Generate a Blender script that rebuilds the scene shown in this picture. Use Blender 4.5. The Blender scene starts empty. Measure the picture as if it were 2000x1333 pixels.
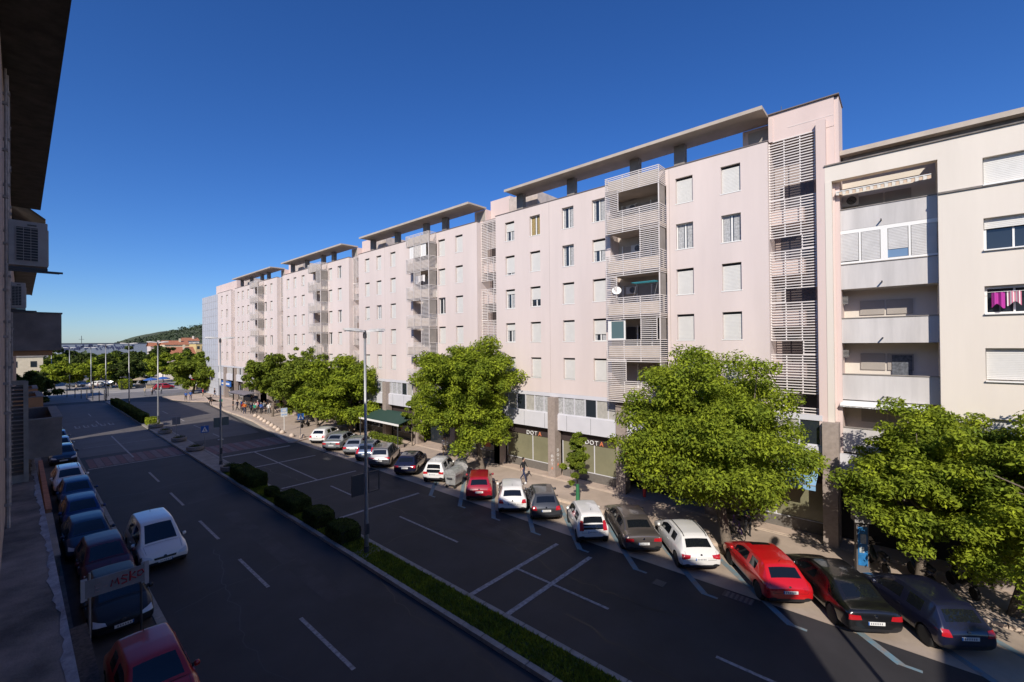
import bpy, bmesh, math, random
import numpy as np
from mathutils import Vector, Matrix
from mathutils.bvhtree import BVHTree
R_ = math.radians
scene = bpy.context.scene
C = scene.collection
# ---------------------------------------------------------------- camera
CAMZ = 10.2
F_PX, YAW, PIT, ROLL = 860.3, 0.84038, 0.00532, -0.00999
cd = bpy.data.cameras.new('camera'); cam = bpy.data.objects.new('camera', cd); C.objects.link(cam)
cd.sensor_width = 36; cd.lens = F_PX / 2000 * 36; cd.clip_start = 0.05; cd.clip_end = 6000
fw = Vector((math.sin(YAW) * math.cos(PIT), math.cos(YAW) * math.cos(PIT), math.sin(PIT)))
rt = Vector((math.cos(YAW), -math.sin(YAW), 0)); up = rt.cross(fw)
r2 = rt * math.cos(ROLL) + up * math.sin(ROLL); u2 = up * math.cos(ROLL) - rt * math.sin(ROLL)
M = Matrix.Identity(4)
for i in range(3):
    M[i][0] = r2[i]; M[i][1] = u2[i]; M[i][2] = -fw[i]
M[2][3] = CAMZ
cam.matrix_world = M
scene.camera = cam
# ---------------------------------------------------------------- sky and sun
SUN_AZ = math.atan2(-0.863, -0.504)      # direction towards the sun, measured from +Y clockwise
SUN_EL = R_(34.6)
world = bpy.data.worlds.new("World"); scene.world = world; world.use_nodes = True
wn = world.node_tree; wn.nodes.clear()
sky = wn.nodes.new('ShaderNodeTexSky'); sky.sky_type = 'NISHITA'; sky.sun_disc = False
sky.sun_elevation = SUN_EL; sky.sun_rotation = SUN_AZ; sky.altitude = 100
sky.air_density = 1.0; sky.dust_density = 0.35; sky.ozone_density = 9.5
bg = wn.nodes.new('ShaderNodeBackground'); bg.inputs[1].default_value = 0.116
wo = wn.nodes.new('ShaderNodeOutputWorld')
hs_ = wn.nodes.new('ShaderNodeHueSaturation'); hs_.inputs['Saturation'].default_value = 1.12; hs_.inputs['Hue'].default_value = .510
wn.links.new(sky.outputs[0], hs_.inputs['Color']); wn.links.new(hs_.outputs[0], bg.inputs[0]); wn.links.new(bg.outputs[0], wo.inputs[0])
sl = bpy.data.lights.new('sun', 'SUN'); sl.energy = 4.6; sl.angle = R_(0.53); sl.color = (1, .93, .83)
sun = bpy.data.objects.new('sun', sl); C.objects.link(sun)
ldir = Vector((0.863 * math.cos(SUN_EL), 0.504 * math.cos(SUN_EL), -math.sin(SUN_EL)))
sun.rotation_euler = ldir.to_track_quat('-Z', 'Y').to_euler()
sun.location = (-30, -20, 40)
scene.view_settings.view_transform = 'Standard'; scene.view_settings.look = 'None'
scene.view_settings.exposure = 0.15; scene.view_settings.gamma = 1
scene.cycles.max_bounces = 6; scene.cycles.transparent_max_bounces = 6
rnd = random.Random(7)

# ---------------------------------------------------------------- helpers
MATS = {}
def mat(name, col, rough=.7, metal=0, var=.0, vs=1.5, bump=0, bs=40, col2=None, streak=False, spec=.5, coat=0, emit=None, transl=0, island=0):
    if name in MATS: return MATS[name]
    m = bpy.data.materials.new(name); m.use_nodes = True; nt = m.node_tree; N = nt.nodes; L = nt.links
    b = N['Principled BSDF']; b.inputs['Roughness'].default_value = rough; b.inputs['Metallic'].default_value = metal
    b.inputs['Specular IOR Level'].default_value = spec; b.inputs['Coat Weight'].default_value = coat
    b.inputs['Coat Roughness'].default_value = .03
    b.inputs['Base Color'].default_value = (*col, 1)
    geo = N.new('ShaderNodeNewGeometry')
    if var or col2:
        no = N.new('ShaderNodeTexNoise'); no.inputs['Scale'].default_value = vs; no.inputs['Detail'].default_value = 6
        no.inputs['Roughness'].default_value = .62
        if streak:
            mp = N.new('ShaderNodeMapping'); mp.inputs['Scale'].default_value = (1, 1, .12)
            L.new(geo.outputs['Position'], mp.inputs[0]); L.new(mp.outputs[0], no.inputs['Vector'])
        else: L.new(geo.outputs['Position'], no.inputs['Vector'])
        rp = N.new('ShaderNodeValToRGB'); rp.color_ramp.elements[0].position = .36; rp.color_ramp.elements[1].position = .66
        c2 = col2 or tuple(c * (1 - var) for c in col); c1 = col if col2 else tuple(min(1, c * (1 + var * .5)) for c in col)
        rp.color_ramp.elements[0].color = (*c2, 1); rp.color_ramp.elements[1].color = (*c1, 1)
        L.new(no.outputs[0], rp.inputs[0]); out = rp.outputs[0]
        if island:
            hs = N.new('ShaderNodeHueSaturation'); mr = N.new('ShaderNodeMapRange')
            mr.inputs[3].default_value = 1 - island; mr.inputs[4].default_value = 1 + island
            L.new(geo.outputs['Random Per Island'], mr.inputs[0]); L.new(mr.outputs[0], hs.inputs['Value'])
            L.new(out, hs.inputs['Color']); out = hs.outputs[0]
        L.new(out, b.inputs['Base Color'])
    if bump:
        n2 = N.new('ShaderNodeTexNoise'); n2.inputs['Scale'].default_value = bs; n2.inputs['Detail'].default_value = 4
        L.new(geo.outputs['Position'], n2.inputs['Vector'])
        bp = N.new('ShaderNodeBump'); bp.inputs['Strength'].default_value = bump; bp.inputs['Distance'].default_value = .02
        L.new(n2.outputs[0], bp.inputs['Height']); L.new(bp.outputs[0], b.inputs['Normal'])
    if transl:
        tr = N.new('ShaderNodeBsdfTranslucent'); mx = N.new('ShaderNodeMixShader'); mx.inputs[0].default_value = transl
        if var or col2: L.new(out, tr.inputs[0])
        else: tr.inputs[0].default_value = (*col, 1)
        L.new(b.outputs[0], mx.inputs[1]); L.new(tr.outputs[0], mx.inputs[2]); L.new(mx.outputs[0], N['Material Output'].inputs[0])
    MATS[name] = m; return m

def tag(o, label=None, cat=None, group=None, kind=None):
    if label: o['label'] = label
    if cat: o['category'] = cat
    if group: o['group'] = group
    if kind: o['kind'] = kind
    return o
def empty(name, loc=(0, 0, 0), rz=0, label=None, cat=None, group=None):
    o = bpy.data.objects.new(name, None); o.empty_display_size = .2; C.objects.link(o)
    o.location = loc; o.rotation_euler.z = rz
    return tag(o, label, cat, group)
def link(name, me, parent=None, smooth=False):
    o = bpy.data.objects.new(name, me); C.objects.link(o)
    if parent: o.parent = parent
    if smooth:
        me.polygons.foreach_set('use_smooth', [True] * len(me.polygons))
    return o
def copy_tree(o, parent=None):
    c = o.copy(); C.objects.link(c)
    if parent: c.parent = parent
    for ch in o.children: copy_tree(ch, c)
    return c
class MB:
    def __init__(s): s.v = []; s.f = []; s.m = []
    def quad(s, *p, m=0):
        n = len(s.v); s.v += [tuple(q) for q in p]; s.f.append(tuple(range(n, n + len(p)))); s.m.append(m); return s
    def box(s, x0, x1, y0, y1, z0, z1, m=0):
        if x0 > x1: x0, x1 = x1, x0
        if y0 > y1: y0, y1 = y1, y0
        if z0 > z1: z0, z1 = z1, z0
        n = len(s.v)
        s.v += [(x0, y0, z0), (x1, y0, z0), (x1, y1, z0), (x0, y1, z0), (x0, y0, z1), (x1, y0, z1), (x1, y1, z1), (x0, y1, z1)]
        s.f += [tuple(n + i for i in q) for q in ((0, 3, 2, 1), (4, 5, 6, 7), (0, 1, 5, 4), (1, 2, 6, 5), (2, 3, 7, 6), (3, 0, 4, 7))]
        s.m += [m] * 6; return s
    def tube(s, pts, rad, n=8, m=0, cap=True):
        rings = []
        for i, p in enumerate(pts):
            p = Vector(p)
            d = (Vector(pts[min(i + 1, len(pts) - 1)]) - Vector(pts[max(i - 1, 0)])).normalized()
            a = d.cross(Vector((0, 0, 1)) if abs(d.z) < .9 else Vector((1, 0, 0))).normalized(); b = d.cross(a)
            r = rad[i] if isinstance(rad, (list, tuple)) else rad
            k = len(s.v); rings.append(k)
            for j in range(n):
                t = 2 * math.pi * j / n; s.v.append(tuple(p + (a * math.cos(t) + b * math.sin(t)) * r))
        for i in range(len(rings) - 1):
            for j in range(n):
                s.f.append((rings[i] + j, rings[i] + (j + 1) % n, rings[i + 1] + (j + 1) % n, rings[i + 1] + j)); s.m.append(m)
        if cap:
            s.f.append(tuple(rings[0] + j for j in range(n))[::-1]); s.f.append(tuple(rings[-1] + j for j in range(n))); s.m += [m, m]
        return s
    def lathe(s, prof, n=20, c=(0, 0, 0), axis='z', m=0):
        k = len(s.v)
        for r, h in prof:
            for j in range(n):
                t = 2 * math.pi * j / n
                a, b = r * math.cos(t), r * math.sin(t)
                s.v.append((c[0] + a, c[1] + b, c[2] + h) if axis == 'z' else (c[0] + h, c[1] + a, c[2] + b))
        for i in range(len(prof) - 1):
            for j in range(n):
                q = (k + i * n + j, k + i * n + (j + 1) % n, k + (i + 1) * n + (j + 1) % n, k + (i + 1) * n + j)
                s.f.append(q); s.m.append(m)
        s.f.append(tuple(k + j for j in range(n))[::-1]); s.f.append(tuple(k + (len(prof) - 1) * n + j for j in range(n))); s.m += [m, m]
        return s
    def prism(s, poly, z0, z1, m=0):
        n = len(poly); k = len(s.v)
        s.v += [(x, y, z0) for x, y in poly] + [(x, y, z1) for x, y in poly]
        s.f.append(tuple(range(k, k + n))[::-1]); s.f.append(tuple(range(k + n, k + 2 * n))); s.m += [m, m]
        for i in range(n):
            j = (i + 1) % n; s.f.append((k + i, k + j, k + n + j, k + n + i)); s.m.append(m)
        return s
    def build(s, name, mats, parent=None, smooth=False, bevel=0):
        me = bpy.data.meshes.new(name); me.from_pydata(s.v, [], s.f)
        if not isinstance(mats, (list, tuple)): mats = [mats]
        for q in mats: me.materials.append(q)
        me.polygons.foreach_set('material_index', s.m); me.update()
        o = link(name, me, parent, smooth)
        if bevel:
            b = o.modifiers.new('bevel', 'BEVEL'); b.width = bevel; b.segments = 2; b.limit_method = 'ANGLE'; b.angle_limit = R_(40)
        return o
def struct(mb, name, m): return tag(mb.build(name, m), kind='structure')
def text_mesh(name, txt, size, m, parent, loc, rot, depth=.02, align='CENTER', vertical=False):
    cu = bpy.data.curves.new('t', 'FONT'); cu.body = txt; cu.size = size; cu.extrude = depth; cu.align_x = align; cu.align_y = 'CENTER'
    cu.resolution_u = 3
    if vertical: cu.space_line = .85
    to = bpy.data.objects.new('t', cu); C.objects.link(to)
    dg = bpy.context.evaluated_depsgraph_get(); me = bpy.data.meshes.new_from_object(to.evaluated_get(dg))
    bpy.data.objects.remove(to); bpy.data.curves.remove(cu)
    me.materials.clear(); me.materials.append(m)
    o = link(name, me, parent); o.location = loc; o.rotation_euler = rot; return o

# ---------------------------------------------------------------- materials
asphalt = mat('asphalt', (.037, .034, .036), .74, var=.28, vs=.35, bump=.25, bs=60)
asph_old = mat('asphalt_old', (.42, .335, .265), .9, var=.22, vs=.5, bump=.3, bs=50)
asph_mid = mat('asphalt_mid', (.115, .102, .098), .75, var=.2, vs=.4)  # colour raised above the near asphalt to brighten the far sunlit strip
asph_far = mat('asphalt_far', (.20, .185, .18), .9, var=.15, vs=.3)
paving = mat('paving', (.45, .355, .285), .85, var=.14, vs=.7, bump=.2, bs=25)
paving_l = mat('light_stone', (.60, .48, .38), .8, var=.15, vs=2)
kerbm = mat('kerb_stone', (.30, .275, .25), .85, var=.2, vs=3)
conc = mat('concrete', (.27, .24, .215), .85, var=.2, vs=1.2, bump=.2)
conc_d = mat('concrete_dark', (.20, .175, .155), .9, var=.35, vs=1.6, bump=.3)
ledge_m = mat('weathered_ledge', (.31, .25, .21), .9, col2=(.08, .068, .06), vs=1.1, bump=.3)
ledge_e = mat('ledge_mortar', (.42, .40, .41), .9, var=.35, vs=5, bump=.6, bs=18)
white_p = mat('road_paint', (.42, .40, .40), .85, col2=(.20, .19, .19), vs=7)
blue_p = mat('blue_paint', (.12, .24, .31), .9, col2=(.22, .20, .18), vs=3.5)
red_p = mat('red_paint', (.24, .12, .12), .85, col2=(.12, .075, .078), vs=2.5)
grass_m = mat('grass', (.06, .085, .016), .95, var=.5, vs=3, bump=.6, bs=30)
soil = mat('soil', (.30, .22, .10), .95, col2=(.14, .16, .04), vs=3)
pink = mat('pink_plaster', (.66, .56, .52), .9, var=.075, vs=.45, bump=.08, bs=90, streak=True)
pink_t = mat('tower_plaster', (.64, .51, .465), .9, var=.06, vs=.6, streak=True)
cream = mat('cream_plaster', (.70, .63, .545), .9, var=.06, vs=.5, streak=True)
par_m = mat('parapet_plaster', (.56, .53, .51), .9, var=.16, vs=1.3, streak=True)
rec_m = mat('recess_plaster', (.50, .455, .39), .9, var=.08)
slabm = mat('roof_concrete', (.47, .40, .33), .85, var=.12, vs=1)
whitef = mat('white_frame', (.78, .76, .72), .5)
shut = mat('roller_shutter', (.66, .64, .60), .6, var=.04, vs=3)
shut_g = mat('grey_shutter', (.36, .32, .28), .6, var=.06)
slat = mat('white_slat', (.70, .64, .60), .5)
glass = mat('window_glass', (.022, .028, .036), .05, spec=.8)
curtain = mat('curtain', (.42, .42, .42), .8, var=.35, vs=9)
yell_c = mat('yellow_curtain', (.34, .25, .10), .8, var=.3, vs=9)
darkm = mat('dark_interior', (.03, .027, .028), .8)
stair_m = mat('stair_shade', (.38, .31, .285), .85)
alu = mat('aluminium_panel', (.60, .59, .62), .45, var=.05, vs=1)
granite = mat('granite_pillar', (.33, .27, .235), .6, var=.16, vs=6)
granite_d = mat('granite_base', (.15, .135, .12), .6, var=.15, vs=8)
olive = mat('shop_blind', (.21, .20, .125), .25, var=.12, vs=.9, spec=.6)
steel = mat('galvanised_steel', (.36, .36, .36), .45, .5, var=.12, vs=6)
steel_d = mat('dark_metal', (.05, .05, .055), .5)
blackp = mat('black_plastic', (.018, .018, .02), .45)
rubber = mat('rubber', (.02, .02, .02), .85)
alloy = mat('alloy_rim', (.45, .45, .46), .3, .8)
carglass = mat('car_glass', (.008, .010, .013), .03, spec=.7)
lampglass = mat('headlamp', (.55, .57, .6), .08, spec=.9)
redlamp = mat('tail_lamp', (.42, .012, .018), .12, spec=.8)
plate_m = mat('plate_white', (.78, .77, .74), .4)
chrome = mat('chrome', (.7, .7, .7), .15, 1)
bark = mat('bark', (.17, .135, .105), .95, var=.35, vs=9, bump=.8, bs=25)
bluesign = mat('sign_blue', (.02, .12, .42), .5)
whitesign = mat('sign_white', (.75, .75, .74), .5)
orange = mat('orange_letter', (.75, .22, .10), .5)
redsign = mat('red_sign', (.50, .02, .03), .5)
greensign = mat('green_awning', (.02, .055, .04), .7)
graffiti = mat('graffiti_red', (.30, .02, .03), .7)
terr = mat('terracotta_tile', (.42, .16, .08), .85, var=.3, vs=2)
pal_cream = mat('pale_render', (.62, .53, .38), .9, var=.1)
def leafmat(name, c, c2): return mat(name, c, .75, col2=c2, vs=1.1, transl=.36, island=.42, spec=.12)
leafA = leafmat('leaf_bright', (.34, .40, .03), (.15, .21, .025))
leafB = leafmat('leaf_mid', (.24, .29, .03), (.12, .165, .025))
leafC = leafmat('leaf_dark', (.10, .125, .025), (.045, .07, .018))
leafY = leafmat('leaf_yellow', (.32, .36, .03), (.22, .28, .03))

# ---------------------------------------------------------------- ground and roads
def sheet(name, poly, z, m): return struct(MB().quad(*[(x, y, z) for x, y in poly]), name, m)
sheet('ground', [(-2500, -2500), (2500, -2500), (2500, 2500), (-2500, 2500)], -.03, mat('far_ground', (.22, .20, .17), .95, var=.2, vs=.05))
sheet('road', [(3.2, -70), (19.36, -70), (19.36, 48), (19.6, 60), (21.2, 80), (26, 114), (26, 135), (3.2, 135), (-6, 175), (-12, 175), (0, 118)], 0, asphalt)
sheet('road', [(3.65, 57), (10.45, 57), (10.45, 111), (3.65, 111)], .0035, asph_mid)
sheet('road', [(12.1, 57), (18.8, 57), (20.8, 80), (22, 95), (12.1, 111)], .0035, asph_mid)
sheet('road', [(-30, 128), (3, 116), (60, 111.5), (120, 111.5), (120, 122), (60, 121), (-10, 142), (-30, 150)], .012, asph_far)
sheet('parking_strip', [(19.364, -70), (23.2, -70), (23.2, 48.8), (19.364, 48.8)], .001, asph_old)
ml = MB(); ml.box(-3, 1.25, -70, 115, -.2, .12); struct(ml, 'pavement', conc_d)
pk = MB(); pk.box(1.2, 3.3, -70, 112, -.2, .004); struct(pk, 'parking_strip', mat('asphalt_side', (.075, .065, .06), .9, var=.3, vs=.8))
g_ = MB()
y = -70
while y < 108:
    g_.box(3.32, 3.6, y, y + .98, -.1, .02); y += 1.0
struct(g_, 'kerb', kerbm)
# median
mk = MB(); y = -70
while y < 111:
    w = 0
    mk.box(10.5, 10.72, y, y + .97, -.1, .15); mk.box(11.85, 12.06, y + .3, y + 1.27, -.1, .15); y += 1.0
struct(mk, 'kerb', kerbm)
struct(MB().box(10.72, 11.85, 41, 111.5, -.1, .13), 'median_paving', conc)
gr = MB().box(10.72, 11.85, -70, 40.98, -.1, .125)
struct(gr, 'median_soil', grass_m)
nb = 26000
rs = np.random.RandomState(3)
def blades(n, x0, x1, y0, y1, z, h, name, m, seed=1):
    rs = np.random.RandomState(seed)
    p = np.stack([rs.uniform(x0, x1, n), y0 + (y1 - y0) * rs.rand(n), np.full(n, z)], 1)
    a = rs.rand(n) * 6.28; w = .02 + .02 * rs.rand(n); hh = h * (.5 + rs.rand(n))
    d = np.stack([np.cos(a), np.sin(a), 0 * a], 1); lean = rs.randn(n, 3) * .04; lean[:, 2] = 0
    V = np.stack([p - d * w[:, None], p + d * w[:, None], p + lean + np.stack([0 * a, 0 * a, hh], 1)], 1).reshape(-1, 3)
    me = bpy.data.meshes.new(name); me.vertices.add(n * 3); me.vertices.foreach_set('co', V.ravel())
    me.loops.add(n * 3); me.loops.foreach_set('vertex_index', np.arange(n * 3))
    me.polygons.add(n); me.polygons.foreach_set('loop_start', np.arange(n) * 3); me.polygons.foreach_set('loop_total', np.full(n, 3))
    me.materials.append(m); me.update(); return tag(link(name, me), 'short mown green grass along the central reservation', 'grass', kind='stuff')
blades(30000, 10.73, 11.84, 3, 40.5, .12, .09, 'grass', leafB)
struct(MB().box(10.71, 11.86, 19.2, 20.1, -.1, .14), 'lamp_footing_paving', conc)
# right pavement with curved kerb
kc = [(23.1, -70), (23.1, 47.8), (22.3, 48.5), (20.6, 48.55), (19.2, 48.0), (18.75, 48.4), (19.0, 51), (19.6, 55.5), (20.3, 61), (20.9, 66), (21.2, 72), (21.3, 79), (22.0, 90), (24.4, 104), (25.7, 113.2)]
pv = [(29.5, -70)] + kc + [(29.5, 113.2)]
struct(MB().prism([(x + (.22 if i < 15 else 0), yy) for i, (x, yy) in enumerate(kc)] + [(29.5, 113.2), (29.5, -70)], -.2, .14), 'pavement', paving)
kb = MB()
for a, b in zip(kc[:-1], kc[1:]):
    a = Vector(a); b = Vector(b); d = b - a; L = d.length; d.normalize(); nrm = Vector((d.y, -d.x)); n = max(1, int(L))
    for i in range(n):
        p = a + d * (L * i / n); q = a + d * (L * (i + .97) / n)
        kb.prism([tuple(p), tuple(q), tuple(q + nrm * .22), tuple(p + nrm * .22)], -.1, .145)
struct(kb, 'kerb', paving_l)
# stone band and raised shop threshold
struct(MB().box(26.28, 26.5, -70, 105, 0, .155), 'pavement_edging', paving_l)
struct(MB().box(26.5, 29, -70, 105, 0, .17), 'arcade_floor', mat('arcade_paving', (.50, .385, .31), .8, var=.12, vs=2))
# square beyond
sheet('square_paving', [(-30, 142), (-10, 136), (60, 122), (120, 122), (120, 230), (-30, 230)], .02, mat('square_stone', (.36, .33, .30), .9, var=.15, vs=.4))
struct(MB().prism([(19.2, 112.5), (19.0, 106), (21, 98), (24.2, 93), (24.6, 103), (25.8, 112.8)], -.1, .14), 'traffic_island', paving)
# road marks (4 mm sheets)
mk = MB(); Z = .0075
def ln(x0, x1, y0, y1, z=Z, b=None): (b or mk).quad((x0, y0, z), (x1, y0, z), (x1, y1, z), (x0, y1, z))
for a, b in ((5.4, 9.2), (13.05, 17.0), (20.2, 23.9), (27.2, 30.9), (34.7, 38.4), (42.2, 46.0), (53.4, 68.2), (80, 84), (90, 94)): ln(6.9, 7.04, a, b)
for a, b in ((1.2, 4.7), (8.6, 13.4), (17.3, 22.5), (27.9, 31.2), (33.4, 47.1), (57, 60.5), (65, 69), (74, 78), (84, 88)): ln(14.92, 15.05, a, b)
for yy, x0, x1 in ((13.3, 12.15, 18.15), (11.3, 12.15, 18.05), (25.0, 12.3, 18.2), (33.3, 12.4, 18.1), (40.9, 12.6, 18.2)):
    ln(x0, x1, yy - .11, yy + .11, Z + .004)
ln(12.15, 18.3, 46.7, 47.1, Z + .004)
ln(3.75, 10.4, 50.9, 51.1, Z + .004); ln(4.2, 10.4, 62.0, 62.12)
# arrows / letters worn on the far lane
for k in range(5):
    ln(4.6 + k * .8, 5.1 + k * .8, 78, 78.5); ln(4.6 + k * .8, 4.75 + k * .8, 78.5, 80.5); ln(5.0 + k * .8, 5.1 + k * .8, 78.6, 80.1)
struct(mk, 'road_marking', white_p)
cw = MB(); cr = MB()
for i in range(13):
    x = 3.9 + i * .5
    (cr if i % 2 == 0 else cw).quad((x, 51.4, .005), (x + .46, 51.4, .005), (x + .46, 55.6, .005), (x, 55.6, .005))
for i in range(13):
    x = 12.2 + i * .52
    (cr if i % 2 == 0 else cw).quad((x, 48.6, .005), (x + .48, 48.6, .005), (x + .48, 52.9, .005), (x, 52.9, .005))
struct(cr, 'crossing_marking', red_p); struct(cw, 'crossing_marking', mat('worn_white', (.20, .15, .155), .85, var=.3, vs=3))
bp = MB()
for k in range(-3, 9):
    yb = .24 + 2.97 * k; w = .09
    x0, y0, x1, y1 = 18.4, yb, 22.6, yb + 4.2
    bp.quad((x0 + w, y0 - w, .009), (x1 + w, y1 - w, .009), (x1 - w, y1 + w, .009), (x0 - w, y0 + w, .009))
    bp.quad((x0 - .06, y0 - .5, .0095), (x0 + .08, y0 - .5, .0095), (x0 + .08, y0 + .1, .0095), (x0 - .06, y0 + .1, .0095))
bp.quad((20.0, 25.3, .009), (22.9, 27.6, .009), (22.8, 27.8, .009), (19.9, 25.5, .009))
struct(bp, 'parking_marking', blue_p)
ck = MB(); q = random.Random(12)
def crack(x, y, a, n, w=.018):
    px, py = x, y
    for _ in range(n):
        a2 = a + q.uniform(-.5, .5); l = q.uniform(.25, .6); nx, ny = px + math.cos(a2) * l, py + math.sin(a2) * l
        dx, dy = -math.sin(a2) * w, math.cos(a2) * w
        ck.quad((px - dx, py - dy, .0062), (nx - dx, ny - dy, .0062), (nx + dx, ny + dy, .0062), (px + dx, py + dy, .0062)); px, py = nx, ny
for a in ((8.7, 3, 1.55, 60), (9.6, 8, .1, 3), (5.2, 9, 1.5, 40), (3.9, 21, 0.05, 13), (16.2, 6, 1.6, 50), (13.0, 2, 1.5, 18), (12.3, 20, .05, 14), (17.4, 12, 1.4, 20), (12.2, 29.5, .03, 15), (4, 40.5, .0, 15), (14.2, 33, 1.6, 20)): crack(*a)
struct(ck, 'asphalt_crack', mat('tar_line', (.016, .015, .016), .45))
tp = MB()
for x, y, L, w in ((18.55, 33, 9, 1.0), (14.2, 9, 30, .05), (8.6, 34, .12, 3.4)): pass
tp.quad((10.4, 35.3, .004), (10.4, 35.9, .004), (7.2, 35.2, .004), (7.2, 34.6, .004))
tp.quad((8.1, 17, .004), (9.0, 17, .004), (8.9, 31, .004), (8.2, 31, .004))
tp.quad((16.6, 14, .004), (18.4, 14, .004), (18.2, 33, .004), (16.9, 33, .004))
struct(tp, 'asphalt_patch', mat('asphalt_patch', (.042, .038, .041), .72, var=.4, vs=.9, bump=.2, bs=60))
def drain(x, y, w, l, lab):
    r = empty('drain_cover', (x, y, 0), 0, lab, 'drain cover')
    MB().box(-w / 2, w / 2, -l / 2, l / 2, -.02, .008).build('frame', steel_d, r)
    b = MB()
    for i in range(6): b.box(-w / 2 + .03, w / 2 - .03, -l / 2 + .03 + i * (l - .06) / 6, -l / 2 + .03 + (i + .55) * (l - .06) / 6, .008, .014)
    b.build('grate', granite_d, r)
drain(18.0, 7.9, .5, .5, 'small dark drain cover in the road behind the white hatchback')
drain(19.0, 5.1, .5, 1.1, 'large dark drain cover in the road behind the red hatchback')

# ---------------------------------------------------------------- facades
def wall_grid(mb, X, y0, y1, z0, z1, holes, depth, m=0):
    """front plate facing -X with rectangular holes and reveals running back by depth"""
    ys = sorted({y0, y1, *[h[0] for h in holes], *[h[1] for h in holes]}); zs = sorted({z0, z1, *[h[2] for h in holes], *[h[3] for h in holes]})
    for a, b in zip(ys[:-1], ys[1:]):
        for c, d in zip(zs[:-1], zs[1:]):
            cy, cz = (a + b) / 2, (c + d) / 2
            if any(h[0] < cy < h[1] and h[2] < cz < h[3] for h in holes): continue
            mb.quad((X, b, c), (X, a, c), (X, a, d), (X, b, d), m=m)
    for h in holes:
        a, b, c, d = h; x2 = X + depth
        mb.quad((X, a, c), (X, a, d), (x2, a, d), (x2, a, c), m=m); mb.quad((X, b, c), (x2, b, c), (x2, b, d), (X, b, d), m=m)
        mb.quad((X, a, d), (X, b, d), (x2, b, d), (x2, a, d), m=m); mb.quad((X, a, c), (x2, a, c), (x2, b, c), (X, b, c), m=m)
WH, WW = 1.56, 1.04
def window_proto(frac, kind):
    f = MB(); w = WW / 2; t = .05
    f.box(0, .07, -w, w, 0, t); f.box(0, .07, -w, w, WH - t, WH); f.box(0, .07, -w, -w + t, t, WH - t); f.box(0, .07, w - t, w, t, WH - t)
    if frac < .97: f.box(.005, .065, -.045, .045, t, WH - t)
    f.box(-.22, -.002, -w - .04, w + .04, -.05, .0)
    me = f.build('w', whitef).data
    p = MB().box(.04, .05, -w + t, w - t, t, WH - t)
    if kind != 'plain':
        p.box(.028, .037, -w + t + .02, -.10, t, WH - t, m=1); p.box(.028, .037, .10 if kind != 'half' else .3, w - t - .02, t, WH - t, m=1)
    pm = p.build('p', [glass, yell_c if kind == 'yellow' else curtain]).data
    sm = None
    if frac > .03:
        s = MB(); h = WH * frac; zb = WH - .02 - (h - .03); tp = WH - .13; hh_ = max(.06, tp - zb); n = max(1, int(hh_ / .075))
        for i in range(n):
            za = zb + hh_ * i / n; s.box(-.035, -.012, -w + .03, w - .03, za, za + hh_ / n - .008)
        s.box(-.012, -.004, -w + .03, w - .03, zb, tp); s.box(-.013, -.001, -w + .02, w - .02, tp + .004, WH - .004, m=1)  # dark strip paints in the shadow band under the window head
        sm = s.build('s', [shut, darkm]).data
    for o in [x for x in C.objects if x.name.split('.')[0] in ('w', 'p', 's')]: bpy.data.objects.remove(o)
    return me, pm, sm
WP = {}
def window(parent, X, yc, zt, frac, kind='plain'):
    k = (frac, kind)
    if k not in WP: WP[k] = window_proto(frac, kind)
    me, pm, sm = WP[k]
    w = link('window', me, parent); w.location = (X + .2, yc, zt - WH)
    link('pane', pm, w)
    if sm: link('shutter', sm, w)
    return w
ZT = [20.24, 17.43, 14.65, 11.87, 9.08]
COLS = [24.33, 21.67, 18.55, 15.96, 10.0, 7.37]
FR0 = {0: [.5, 0, 0, 0, 1, 1], 1: [.9, 1, 0, .5, 0, 0], 2: [.25, .65, 1, 1, 1, 1], 3: [.4, 1, 1, .7, 1, 1], 4: [1, 1, 1, 1, 1, 1]}
def slats_box(b, x, y0, y1, z0, z1, step=.118, t=.045, side=None):
    n = int((z1 - z0) / step)
    for i in range(n + 1):
        z = z0 + (z1 - z0 - t) * i / n
        b.box(x, x + .03, y0, y1, z, z + t)
        if side:
            for ys in side[1]: b.box(x + .035, side[0], ys - .015, ys + .015, z, z + t)
def posts(b, x, ys, z0, z1):
    for q in ys: b.box(x + .031, x + .07, q - .025, q + .025, z0, z1)
def ac_unit(name_lab, loc, rz, parent=None, w=.8, h=.55, d=.3, cat='air conditioner', group=None):
    r = empty('air_conditioner', loc, rz, name_lab, cat, group)
    MB().box(-d / 2, d / 2, -w / 2, w / 2, 0, h).build('casing', mat('ac_casing', (.62, .58, .52), .5, var=.08), r, bevel=.015)
    fan = MB().lathe([(.0, 0), (.21, 0), (.21, .006), (.0, .006)], 20, (-d / 2 - .006, -.12, h / 2), axis='x')
    for i in range(6): fan.box(-d / 2 - .014, -d / 2 - .007, -.12 - .2, -.12 + .2, h / 2 - .17 + i * .065, h / 2 - .16 + i * .065, m=1)
    fan.build('fan_grille', [blackp, shut], r)
    return r
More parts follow.
